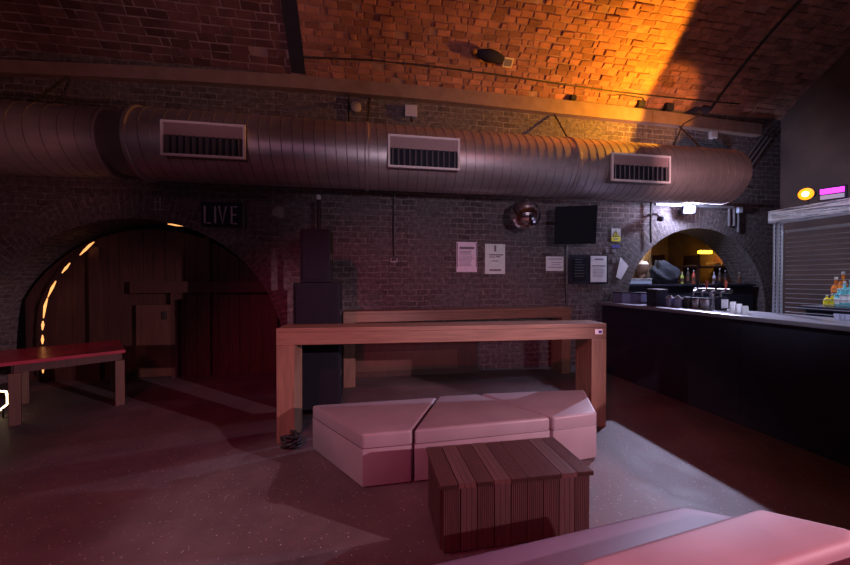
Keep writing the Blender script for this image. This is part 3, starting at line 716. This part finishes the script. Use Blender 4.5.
# ------------------------------------------------------------------ loudspeaker stack on the left
def cabinet(name, label, x0, x1, y0, y1, z0, z1, cat='speaker', group=None, horn=False):
    t = thing(name, label, cat, ((x0+x1)/2, y0, z0), 0, group)
    MB().box(x0, x1, y0, y1, z0, z1, .012).build('cabinet', M['black_cab'], t)
    MB().box(x0+.03, x1-.03, y0-.012, y0-.001, z0+.04, z1-.04, .004).build('grille', M['grille'], t)
    for xx in (x0-.004, x1-.018):
        MB().box(xx, xx+.022, (y0+y1)/2-.08, (y0+y1)/2+.08, (z0+z1)/2-.04, (z0+z1)/2+.04, .006).build('handle', M['steel'], t)
    return t
x0 = at(293, 330, Y=4.35).x; x1 = at(339, 330, Y=4.35).x
cabinet('bass_speaker', 'lower black bass cabinet of the stack behind the long table', x0, x1, 4.35, 4.95, 0.0, .775)
cabinet('bass_speaker', 'upper black bass cabinet of the stack behind the long table', x0, x1, 4.35, 4.95, .780, 1.555)
x0 = at(300, 250, Y=4.4).x; x1 = at(329.5, 250, Y=4.4).x
cabinet('top_speaker', 'narrow black loudspeaker on top of the bass cabinets', x0, x1, 4.4, 4.85, 1.560, at(315, 229, Y=4.4).z)
t = thing('stand_pole', 'thin black pole rising behind the stacked loudspeakers with a pale cap', 'pole', at(319, 230, Y=5.2))
MB().tube([(at(319, 385, Y=5.2).x, 5.2, .002), at(319, 200, Y=5.2)], .03, 8).build('pole', M['cable'], t)
MB().lathe([(.02, 0), (.04, .02), (.03, .07)], 10, loc=at(318.5, 200, Y=5.2)).build('cap', M['white'], t)

# ------------------------------------------------------------------ long timber tables
def long_table(label, xa, ya, xb, yb, ztop, d=.32, th=.165, lw=.17, leg_th=None):
    L = math.hypot(xb-xa, yb-ya); a = math.atan2(yb-ya, xb-xa)
    t = thing('long_table', label, 'table', (xa, ya, 0), a)
    local(MB().box(0, L, 0, d, ztop-.045, ztop, .006), 'tabletop', M['wood_t'], t)
    local(MB().box(0, L, .004, .05, ztop-th, ztop-.046, .004), 'apron', M['wood_t'], t)
    local(MB().box(lw, L-lw, d-.05, d-.004, ztop-th, ztop-.046, .004), 'apron', M['wood_t'], t)
    for xx in (0.002, L-lw-.002):
        local(MB().box(xx, xx+lw, .052, d-.052, 0, ztop-.046, .005), 'leg', M['wood_tv'], t)
        local(MB().box(xx, xx+lw, .0, .05, 0, ztop-th-.001, .005), 'leg_facing', M['wood_tv'], t)
        local(MB().box(xx, xx+lw, d-.05, d, 0, ztop-th-.001, .005), 'leg_facing', M['wood_tv'], t)
    return t, L, a
t1, L1, a1 = long_table('long high orange brown timber table with slab legs behind the padded seats', -.86, 3.575, 2.565, 3.40, 1.12)
t2, L2, a2 = long_table('second high timber table standing at the brick wall behind the first', -.33, 5.25, 3.42, 5.42, 1.12)
# sticker at the right end of the front table
t = thing('table_sticker', 'white sticker with a dark emblem on the front corner of the long timber table', 'sticker', at(598.5, 331.5, Y=3.4))
rt = Matrix.Translation((-.86, 3.575, 0)) @ Matrix.Rotation(a1, 4, 'Z')
MB().box(L1-.135, L1-.05, -.0035, .001, 1.005, 1.06, mtx=rt).build('paper', M['paper'], t)
MB().box(L1-.095, L1-.06, -.006, -.0036, 1.015, 1.045, .004, mtx=rt).build('emblem', M['blue'], t)
# metal feet/braces under table ends
t = thing('cable_coil', 'dark lump of coiled cable at the foot of the left table leg', 'cable coil', (-.70, 3.44, 0))
pts = []
for i in range(80):
    a = i*.5; r = .07+.02*math.sin(i*1.3); pts.append((-.70+r*math.cos(a), 3.45+r*.7*math.sin(a), .02+.0014*i+.01*math.sin(i*.9)))
MB().tube(pts, .013, 6).build('coil', M['cable'], t)

# low dark boarding at the foot of the wall behind the far table
a, b_ = at(345, 360, Y=5.8), at(476, 360, Y=5.8)
t = thing('wooden_chest', 'low dark wooden chest against the wall under the far table', 'chest', ((a.x+b_.x)/2, 5.7, 0))
MB().box(a.x, b_.x, 5.72, 5.885, 0, .80, .008).build('body', M['wood_d'], t)
MB().box(a.x+.15, b_.x-.35, 5.705, 5.718, .10, .42, .006).build('panel', M['wood_b'], t)
MB().box(a.x-.02, b_.x+.02, 5.70, 5.888, .802, .835, .006).build('lid', M['wood_d'], t)

# left low table
tb = thing('square_table', 'low square table with a red glossy top under the arch at the left', 'table', (-3.02, 5.02, 0), math.atan2(.53, .75))
W_, D_, H_ = .98, 1.04, .70
local(MB().box(-W_-.5, 0, 0, D_, H_-.04, H_, .006), 'tabletop', M['red_top'], tb)
local(MB().box(-W_+.05, -.05, .03, .055, H_-.13, H_-.041).box(-W_+.05, -.05, D_-.055, D_-.03, H_-.13, H_-.041).box(-W_+.03, -W_+.055, .056, D_-.056, H_-.13, H_-.041).box(-.055, -.03, .056, D_-.056, H_-.13, H_-.041), 'apron', M['wood_d'], tb)
for xx in (-W_+.01, -.10):
    for yy in (.01, D_-.10):
        local(MB().box(xx, xx+.09, yy, yy+.09, 0, H_-.041 if False else H_-.131, .004), 'leg', M['wood_b'], tb)
# lit loop at the far left
t = thing('glow_strip', 'pale glowing loop of light tube low at the left edge of the picture', 'light', at(4, 400, Y=4.9))
yl = at(0, 418, z=0).y+.015
MB().tube([at(*p, Y=yl) for p in ((-14, 394), (-4, 391), (6, 391.5), (7.5, 396), (7.5, 404), (0, 410), (-12, 416))], .011, 8).build('tube', M['e_warm'], t)
MB().tube([at(3, 408, Y=yl), (at(3, 408, Y=yl).x, yl, .004)], .01, 6).build('stand', M['cable'], t)

# ------------------------------------------------------------------ padded seats
def pouf(label, pts, h=.42, lid=.112, m='vinyl', grp=None, bev=.022):
    cx = sum(p[0] for p in pts)/len(pts); cy = sum(p[1] for p in pts)/len(pts)
    t = thing('padded_seat', label, 'padded seat', (cx, cy, 0), 0, grp)
    ins = [((p[0]-cx)*.994+cx, (p[1]-cy)*.994+cy) for p in pts]
    MB().prism(ins, .015, h-lid-.001, .004, 2).build('base', M[m], t, smooth=True)
    b = MB().prism(pts, h-lid, h, bev, 4)
    for v in b.bm.verts:
        if v.co.z < h-lid+bev*.9: v.co.z = h-lid+(v.co.z-(h-lid))*.25
    b.build('cushion', M[m], t, smooth=True)
    n = len(pts); sp = [Vector((p[0], p[1], h-lid)) for p in ins]+[Vector((*ins[0], h-lid))]
    MB().tube(sp, .004, 6).build('piping', M['piping'], t)
    fb = MB()
    for p in pts:
        q = ((p[0]-cx)*.8+cx, (p[1]-cy)*.8+cy); fb.box(q[0]-.025, q[0]+.025, q[1]-.025, q[1]+.025, 0, .016)
    fb.build('feet', M['cable'], t)
    return t
pouf('left mauve padded seat of the row of three in front of the long table', [(-.50, 3.40), (-.03, 2.69), (.345, 2.70), (.695, 3.42)])
pouf('middle mauve padded seat of the row of three, beside the slatted table', [(.725, 3.45), (.368, 2.70), (1.55, 2.755), (1.13, 3.45)])
pouf('right mauve padded seat of the row of three, catching the white light', [(1.17, 3.46), (2.30, 3.40), (2.02, 2.80), (1.575, 2.75)])
pouf('purple padded seat nearest the slatted table, partly behind the foremost pink seat', [(.05, 1.40), (1.62, 1.57), (1.84, 1.44), (1.84, 1.39), (.78, 1.25), (.05, 1.15)], .42, .112, 'vinyl3', None, .03)
pouf('foremost pink padded seat, raised above the purple one at the bottom right', [(.66, 1.10), (.80, 1.225), (1.83, 1.37), (2.10, 1.17), (1.98, 1.115), (.95, 1.005)], .52, .14, 'vinyl2', None, .035)
pouf('pink padded seat in the bottom right corner beyond the dark gap', [(1.05, .97), (2.08, 1.058), (2.2, .95), (1.9, .45), (1.0, .5)], .51, .14, 'vinyl2', None, .012)

# ------------------------------------------------------------------ slatted coffee table
X0, X1, Y0, Y1, HT = .415, 1.385, 1.945, 2.415, .42
t = thing('slatted_table', 'low dark reeded timber coffee table in front of the padded seats', 'coffee table', ((X0+X1)/2, (Y0+Y1)/2, 0))
def reeded(axis, u0, u1, f):
    """planks along u: some plain, some with fine ridges; f(u0,u1,height) adds a bar"""
    n = 9; w_ = (u1-u0)/n
    for k in range(n):
        a, b_ = u0+k*w_+.002, u0+(k+1)*w_-.002
        if k % 2 == 0 or k == 5:
            f(a, b_, 0); m_ = 8; s_ = (b_-a)/m_
            for j in range(m_): f(a+j*s_+s_*.2, a+(j+1)*s_-s_*.2, .004)
        else:
            for j in range(3): f(a+j*(b_-a)/3+.001, a+(j+1)*(b_-a)/3-.001, .004)
b = MB(); reeded(0, X0, X1, lambda a, c, h: b.box(a, c, Y0, Y1, HT-.03, HT-.006+h)); b.build('tabletop', M['reed'], t)
b = MB(); reeded(0, X0+.02, X1-.02, lambda a, c, h: b.box(a, c, Y0+.012-h, Y0+.035, .02, HT-.032)); b.build('front_panel', M['reedv'], t)
b = MB(); reeded(0, X0+.02, X1-.02, lambda a, c, h: b.box(a, c, Y1-.035, Y1-.012+h, .02, HT-.032)); b.build('back_panel', M['reedv'], t)
b = MB(); reeded(0, Y0+.036, Y1-.036, lambda a, c, h: b.box(X0+.012-h, X0+.035, a, c, .02, HT-.032)); b.build('side_panel', M['reedv'], t)
b = MB(); reeded(0, Y0+.036, Y1-.036, lambda a, c, h: b.box(X1-.035, X1-.012+h, a, c, .02, HT-.032)); b.build('side_panel', M['reedv'], t)
MB().box(X0+.03, X1-.03, Y0+.03, Y1-.03, 0, .019).build('plinth', M['black'], t)

# ------------------------------------------------------------------ bar
BX, BXB, BH = 4.03, 4.78, 1.20
t = thing('bar_counter', 'long black panelled bar counter running down the right side', 'bar', (BX, 2.0, 0))
b = MB().box(BX+.03, BX+.07, -1.6, 5.5, .0, BH-.05)
b.build('front_panel', M['black'], t)
b = MB(); yy = -1.6
while yy < 5.4:
    b.box(BX+.022, BX+.03, yy, yy+.02, .12, BH-.12); yy += 1.2
b.box(BX+.022, BX+.03, -1.6, 5.5, .0, .12)
b.build('panel_trim', M['black'], t)
MB().box(BX, BXB, -1.6, 5.5, BH-.048, BH, .01).build('counter_top', M['bartop'], t)
MB().box(BXB-.07, BXB-.03, -1.6, 5.5, 0, BH-.05).build('back_panel', M['black'], t)

# shutter frame
t = thing('shutter_frame', 'silver framed open roller grille standing on the bar under crumpled foil', 'shutter', (4.72, 3.36, BH))
SX = 4.66
for dy in (0, .045):
    for dx in (0, .05):
        MB().tube([(SX+dx, 3.33-dy, BH+.001), (SX+dx, 3.33-dy, 2.26)], .010, 8).build('upright', M['alu'], t)
b = MB(); z = BH+.05
while z < 2.24:
    b.box(SX-.004, SX+.004, 3.285, 3.33, z, z+.012); b.box(SX+.046, SX+.054, 3.285, 3.33, z, z+.012); z += .045
b.build('ladder_rungs', M['alu'], t)
b = MB().box(SX-.03, SX+.12, .6, 3.355, 2.25, 2.385, .012)
bmesh.ops.subdivide_edges(b.bm, edges=b.bm.edges, cuts=14, use_grid_fill=True)
for v in b.bm.verts: v.co += Vector((random.uniform(-.012, .012), random.uniform(-.02, .02), random.uniform(-.007, .007)))
b.build('foil_header', M['foil'], t)
MB().box(SX+.02, SX+.06, .6, 3.24, 2.12, 2.15, .004).build('rail', M['alu'], t)
b = MB(); z = BH+.03
while z < 2.11:
    b.tube([(SX+.04, 2.55, z), (SX+.04, 3.24, z)], .0035, 5); z += .052
b.build('grille_bars', M['alu'], t)

def par(label, c, tgt, r, lensm, square=False):
    t = thing('stage_lamp', label, 'stage lamp', c); c = Vector(c)
    q = (Vector(tgt)-c).to_track_quat('Z', 'Y').to_matrix().to_4x4(); mt = Matrix.Translation(c) @ q
    if square:
        MB().box(-r*1.35, r*1.35, -r*.95, r*.95, -.07, .0, .01, mtx=mt).build('housing', M['black'], t)
        MB().box(-r*1.15, r*1.15, -r*.05, r*.7, .001, .006, .002, mtx=mt).build('lens', M[lensm], t)
        MB().box(-r*1.15, r*1.15, -r*.8, -r*.2, .001, .006, .002, mtx=mt).build('reflector', M['white'], t)
    else:
        MB().lathe([(r*.45, -.17), (r*.6, -.14), (r*.95, -.03), (r*1.02, 0), (r*.95, .002)], 24, mtx=mt).build('housing', M['black'], t, smooth=True)
        MB().lathe([(r*.9, .003), (r*.88, .010), (r*.5, .018), (.004, .02)], 24, mtx=mt).build('lens', M[lensm], t, smooth=True)
        MB().lathe([(r*.42, .019), (r*.3, .024), (.003, .026)], 20, mtx=mt).build('bulb', M['e_core'], t, smooth=True)
    MB().tube([(c.x+.03, c.y, 2.385), (c.x+.03, c.y, c.z-r*.8), mt @ Vector((0, -r*.9, -.06))], .01, 6).build('yoke', M['steel'], t)
    return t
par('round stage lamp glowing orange on top of the foil covered frame', (4.70, 3.06, 2.52), (1.0, 2.0, 2.1), .07, 'e_orange')
par('rectangular stage lamp glowing magenta on top of the foil covered frame', (4.70, 2.845, 2.48), (1.0, 1.2, 2.0), .072, 'e_mag', True)
light('orange_par_light', 'POINT', (4.5, 3.0, 2.56), 0.35, (1.0, .5, .1), None, .05)
light('magenta_par_light', 'POINT', (4.5, 2.75, 2.56), 0.35, (1.0, .15, .9), None, .05)

# back counter with bottles
t = thing('bottle_shelf', 'dark back shelf behind the roller grille holding bottles', 'shelf', (5.3, 2.9, 0))
MB().box(5.05, 5.5, 1.6, 3.35, 1.24, 1.285, .005).build('shelf', M['black'], t)
MB().box(5.08, 5.48, 1.65, 3.3, 0, 1.239).build('cupboard', M['black'], t)
t = thing('overhead_shelf', 'pale overhead glass rack seen through the roller grille', 'shelf', (5.4, 2.5, 2.1))
MB().box(5.2, 5.6, 1.5, 2.95, 1.93, 1.95).build('shelf', M['alu'], t)
MB().tube([(5.25, 2.9, 1.93), (5.25, 2.9, 1.75)], .02, 6).build('bracket', M['alu'], t)
MB().tube([(5.25, 2.2, 1.93), (5.25, 2.2, 3.0)], .012, 6).build('hanging_rod', M['steel'], t)
def bottle(label, x, y, z, h, r, m, cap='white', grp=None):
    t = thing('bottle', label, 'bottle', (x, y, z), 0, grp)
    local(MB().lathe([(r*.9, 0), (r, .01), (r, h*.6), (r*.8, h*.68), (r*.32, h*.78), (r*.3, h*.93)], 14), 'body', M[m], t, smooth=True)
    local(MB().lathe([(r*.36, h*.93), (r*.36, h), (r*.2, h)], 10), 'cap', M[cap], t)
    local(MB().lathe([(r*1.01, h*.18), (r*1.01, h*.48), (r*1.0, h*.48)], 14), 'bottle_label', M['paper' if m == 'gl_teal' else ('yellow' if x < 6 and m == 'gl_yel' else 'wood_b')], t)
    return t
def put(px, base, z, h, r, m, lab):
    for X_ in (5.15,):
        p = at(px, base, z=z)
        y = p.y; x = min(max(p.x, 5.12), 5.42); y = 3.9*0+p.y
        return bottle(lab, x, min(p.y, 3.28), z, h, r, m)
for (px_, h, r, m, lab) in ((827, .13, .030, 'gl_yel', 'leftmost small yellow bottle behind the grille'), (833, .15, .030, 'gl_yel', 'second small yellow bottle behind the grille'), (838.7, .21, .034, 'gl_teal', 'shorter pale teal bottle at the front of the shelf'), (844.5, .29, .036, 'gl_teal', 'tall teal bottle on the shelf at the right edge'), (850.5, .31, .036, 'gl_teal', 'tall teal bottle cut by the right edge of the picture')):
    d_ = ray(px_, 300); X_ = 5.20; y = X_/d_.x*d_.y
    bottle(lab, X_, y, 1.286, h, r, m)
for (px_, h, lab) in ((836, .34, 'orange bottle behind the yellow ones'), (843, .40, 'taller orange bottle behind the teal ones')):
    d_ = ray(px_, 300); X_ = 5.40; y = X_/d_.x*d_.y
    bottle(lab, X_, y, 1.286, h, .04, 'gl_or')
light('bottle_shelf_light', 'POINT', (5.12, 2.55, 1.85), 5, (0.75, 0.85, 1.0), None, .05)
for px_ in (838, 843, 848):
    d_ = ray(px_, 317); y = 4.55/d_.x*d_.y
    g = thing('glass', 'small clear glass tumbler standing on the bar in front of the teal bottles', 'glass', (4.55, y, BH), 0, 'tumblers on the bar')
    local(MB().lathe([(.022, .001), (.03, .06), (.028, .06), (.02, .008)], 12), 'tumbler', M['gl_clear'], g, smooth=True)

# ------------------------------------------------------------------ clutter on the far end of the bar
def on_bar(px, X_): 
    d_ = ray(px, 300); return X_/d_.x*d_.y
def bar_item(name, label, cat, px, X_, w_, d_, h, m, z=BH, group=None, bev=.006, extra=None):
    y = min(on_bar(px, X_), 5.35); t = thing(name, label, cat, (X_, y, z), 0, group)
    local(MB().box(-w_/2, w_/2, -d_/2, d_/2, 0, h, bev), 'body', M[m], t)
    if extra: extra(t)
    return t
def lid(w_, d_, h, m): return lambda t: local(MB().box(-w_/2, w_/2, -d_/2, d_/2, h, h+.02, .004), 'lid', M[m], t)
bar_item('storage_tub', 'slate blue plastic tub at the left end of the bar top', 'tub', 623, 4.3, .2, .22, .16, 'crate', extra=lid(.21, .23, .161, 'black'))
bar_item('storage_tub', 'second slate blue tub, right of the first at the far end of the bar', 'tub', 641, 4.45, .2, .22, .16, 'crate', extra=lid(.21, .23, .161, 'black'))
bar_item('till', 'black till at the far end of the bar beside the blue tubs', 'till', 657, 4.32, .2, .18, .22, 'black', extra=lambda t: local(MB().box(-.09, .09, -.1, .1, .222, .25, .004), 'screen_mount', M['steel'], t))
for px_, lab in ((670, 'left'), (678, 'right')):
    y = on_bar(px_, 4.35); t = thing('pot', 'dull steel pot, %s of the two beside the black till' % lab, 'pot', (4.35, y, BH))
    local(MB().lathe([(.05, .001), (.06, .01), (.06, .12), (.05, .13)], 16), 'body', M['crate'], t, smooth=True)
    local(MB().lathe([(.052, .131), (.03, .15), (.012, .17)], 16), 'lid', M['greypipe'], t, smooth=True)
for k, px_ in enumerate((688, 697, 706)):
    y = on_bar(px_, 4.4); t = thing('canister', ['dark', 'pale', 'rightmost pale'][k]+' steel canister in the middle of the far bar top', 'canister', (4.4, y, BH), 0)
    local(MB().lathe([(.055, .001), (.06, .01), (.06, .13), (.055, .135)], 18), 'body', M['steel' if k == 0 else 'inox'], t, smooth=True)
    local(MB().lathe([(.058, .136), (.058, .15), (.01, .155)], 18), 'lid', M['black'], t, smooth=True)
bar_item('napkin_holder', 'black napkin box right of the steel canisters on the bar', 'napkin box', 721, 4.5, .10, .08, .17, 'black', extra=lambda t: local(MB().box(-.05, .05, -.052, -.046, .03, .14), 'napkins', M['paper'], t))
for k, (px_, lab) in enumerate(((734, 'left'), (740, 'middle'), (746, 'right'))):
    y = on_bar(px_, 4.32); t = thing('menu_card', 'white folded menu card, %s of three on the bar left of the grille' % lab, 'menu', (4.32, y, BH), math.radians(-12))
    b = MB().box(-.035, .035, -.003, .0, 0, .13 - .02*k, mtx=Matrix.Rotation(math.radians(-8), 4, 'X')).box(-.035, .035, .03, .033, 0, .125-.02*k, mtx=Matrix.Rotation(math.radians(8), 4, 'X'))
    local(b, 'card', M['paper'], t)
# beer font
y = on_bar(712, 4.66); t = thing('beer_font', 'dark beer font with taps standing on the bar in front of the arch', 'beer tap', (4.66, y, BH))
local(MB().lathe([(.06, .001), (.06, .02), (.03, .04), (.03, .22)], 16), 'column', M['inox'], t, smooth=True)
local(MB().tube([(0, -.25, .24), (0, .25, .24)], .035, 12), 'crossbar', M['steel'], t, smooth=True)
for k in range(4):
    yy = -.2+k*.13
    local(MB().tube([(-.03, yy, .24), (-.09, yy, .23), (-.095, yy, .16)], .011, 8), 'spout', M['inox'], t)
    local(MB().lathe([(.008, .26), (.014, .3), (.02, .36), (.012, .38)], 10, loc=(-.02, yy, 0)), 'tap_handle', M['black' if k % 2 else 'redp'], t, smooth=True)
# shelf tray behind bar with lime tray and blue box (on a back shelf inside the arch)
t = thing('back_counter', 'dark back counter inside the bar arch carrying boxes', 'counter', (6.2, 6.2, 0))
MB().box(4.95, 7.9, 5.95, 6.5, 1.46, 1.50, .004).build('worktop', M['black'], t)
MB().box(4.97, 7.88, 6.0, 6.45, 0, 1.459).build('cupboard', M['black'], t)
def in_arch(name, label, cat, px0, px1, py0, m, y=6.15, dp=.3, z=1.501, extra=None):
    a, b_ = at(px0, 285, Y=y), at(px1, 285, Y=y); h = at((px0+px1)/2, py0, Y=y).z-z
    t = thing(name, label, cat, ((a.x+b_.x)/2, y, z)); W2 = (b_.x-a.x)/2
    local(MB().box(-W2, W2, 0, dp, 0, max(h, .02), .008), 'body', M[m], t)
    if extra: extra(t, W2, h)
    return t
in_arch('storage_box', 'pale blue box at the left foot of the bar arch', 'box', 630, 652, 279.5, 'lblue', 6.0, .25, extra=lambda t, W2, h: local(MB().box(-W2*1.02, W2*1.02, -.01, .26, h, h+.02, .004), 'lid', M['white'], t))
a = at(628, 288, Y=5.97)
# cream lit cupboard with steel mixer
in_arch('cupboard', 'brightly lit cream cupboard inside the left of the bar arch', 'cupboard', 624, 652, 246, 'cream', 6.6, .4, z=0, extra=lambda t, W2, h: (local(MB().box(-W2*.9, -.02, -.012, 0, .1, h-.1, .004), 'door', M['cream'], t), local(MB().box(.02, W2*.9, -.012, 0, .1, h-.1, .004), 'door', M['cream'], t)))
a = at(641, 270, Y=6.4); t = thing('coffee_machine', 'small brown topped machine in the lit left of the arch', 'machine', (a.x, 6.4, 1.501))
local(MB().lathe([(.08, 0), (.1, .02), (.07, .2), (.11, .24), (.15, .34), (.13, .40)], 18), 'body', M['wood_t'], t, smooth=True)
local(MB().lathe([(.14, .401), (.10, .46), (.02, .49)], 18), 'lid', M['paper'], t, smooth=True)
a = at(656, 262, Y=6.3)
t = thing('wooden_post', 'tall brown post leaning at the left of the bar arch', 'post', (a.x, 6.3, 1.5))
MB().tube([(a.x-.03, 6.5, 1.501), (a.x+.02, 6.5, 2.33)], .06, 8).build('post', M['ochre'], t)
a = at(667, 280, Y=6.1); t = thing('draped_sack', 'dark slumped sack of linen inside the arch', 'sack', (a.x, 6.15, 1.501))
b = MB(); bmesh.ops.create_icosphere(b.bm, subdivisions=4, radius=1)
for v in b.bm.verts:
    n_ = v.co.copy(); s_ = 1+.10*math.sin(n_.x*7+n_.z*5)+.07*math.sin(n_.y*9-n_.z*8)
    zz_ = max(n_.z, -.75); taper = 1-.45*max(zz_, 0)
    v.co = Vector((n_.x*.32*s_*taper-.12*max(zz_, 0), n_.y*.14*s_*taper, (zz_+.75)*.26*s_+.0))
    v.co.z = max(v.co.z, 0)
local(b, 'sack', noisy('dark_blue_grey_cloth', (.02, .022, .03), (.05, .052, .065), 12, .8, 0, .4), t, smooth=True)
# ceiling tube lamp in store
c = at(705, 252, Y=7.2)
t = thing('strip_lamp', 'short glowing yellow strip lamp hanging inside the arch', 'lamp', c)
MB().box(c.x-.17, c.x+.17, c.y-.04, c.y+.04, c.z-.04, c.z+.035, .02).build('diffuser', M['e_yellow'], t)
MB().box(c.x-.19, c.x+.19, c.y-.05, c.y+.05, c.z+.036, c.z+.07, .005).build('housing', M['steel'], t)
MB().tube([(c.x, c.y, c.z+.07), (c.x, c.y, 3.2)], .01, 6).build('rod', M['steel'], t)
light('store_yellow_light', 'POINT', (c.x, c.y-.15, c.z-.12), 7, (1.0, .5, .14), None, .06)
in_arch('storage_box', 'cream box on the counter, left of the yellow carton inside the arch', 'box', 692, 703, 268, 'cream', 6.9, .2, z=1.9)
# shelving inside the arch that carries cartons
t = thing('shelving_unit', 'dim wooden shelving at the back of the bar arch', 'shelf', (7.2, 7.4, 0))
for z in (.6, 1.25, 1.86):
    MB().box(6.62, 8.35, 6.85, 7.25, z, z+.035).build('shelf', M['wood_b'], t)
for x in (6.60, 7.5, 8.36):
    MB().box(x, x+.03, 6.85, 7.25, 0, 2.15).build('side_panel', M['wood_b'], t)
def carton(label, px0, px1, py0, m, z=1.896, y=6.9):
    a, b_ = at(px0, 260, Y=y), at(px1, 260, Y=y); h = max(at((px0+px1)/2, py0, Y=y).z-z, .06); W2 = (b_.x-a.x)/2
    t = thing('carton', label, 'carton', ((a.x+b_.x)/2, y, z))
    local(MB().box(-W2, W2, 0, .22, 0, h, .006), 'body', M[m], t)
    local(MB().box(-W2*.6, W2*.6, -.004, 0, h*.3, h*.7), 'tape', M['paper'], t)
carton('small yellow carton on the top shelf inside the arch', 715, 721, 263, 'cream')
carton('grey carton beside the yellow one on the top shelf', 722, 728, 265, 'greypipe')
# bottles standing on the back counter in the arch
cols = ['lime', 'steel', 'redp', 'gl_clear', 'steel', 'black', 'wood_b', 'steel']
nm = ['lime green', 'grey', 'red', 'clear', 'slim grey', 'black', 'brown', 'rightmost grey']
for k, px_ in enumerate((682, 690, 698, 714, 722, 730, 739, 752)):
    x = at(px_, 290, Y=6.1).x
    bottle('%s bottle on the back counter inside the bar arch' % nm[k], x, 6.1+.05*(k % 3), 1.501, .24+.04*((k*5) % 3), .032, cols[k])
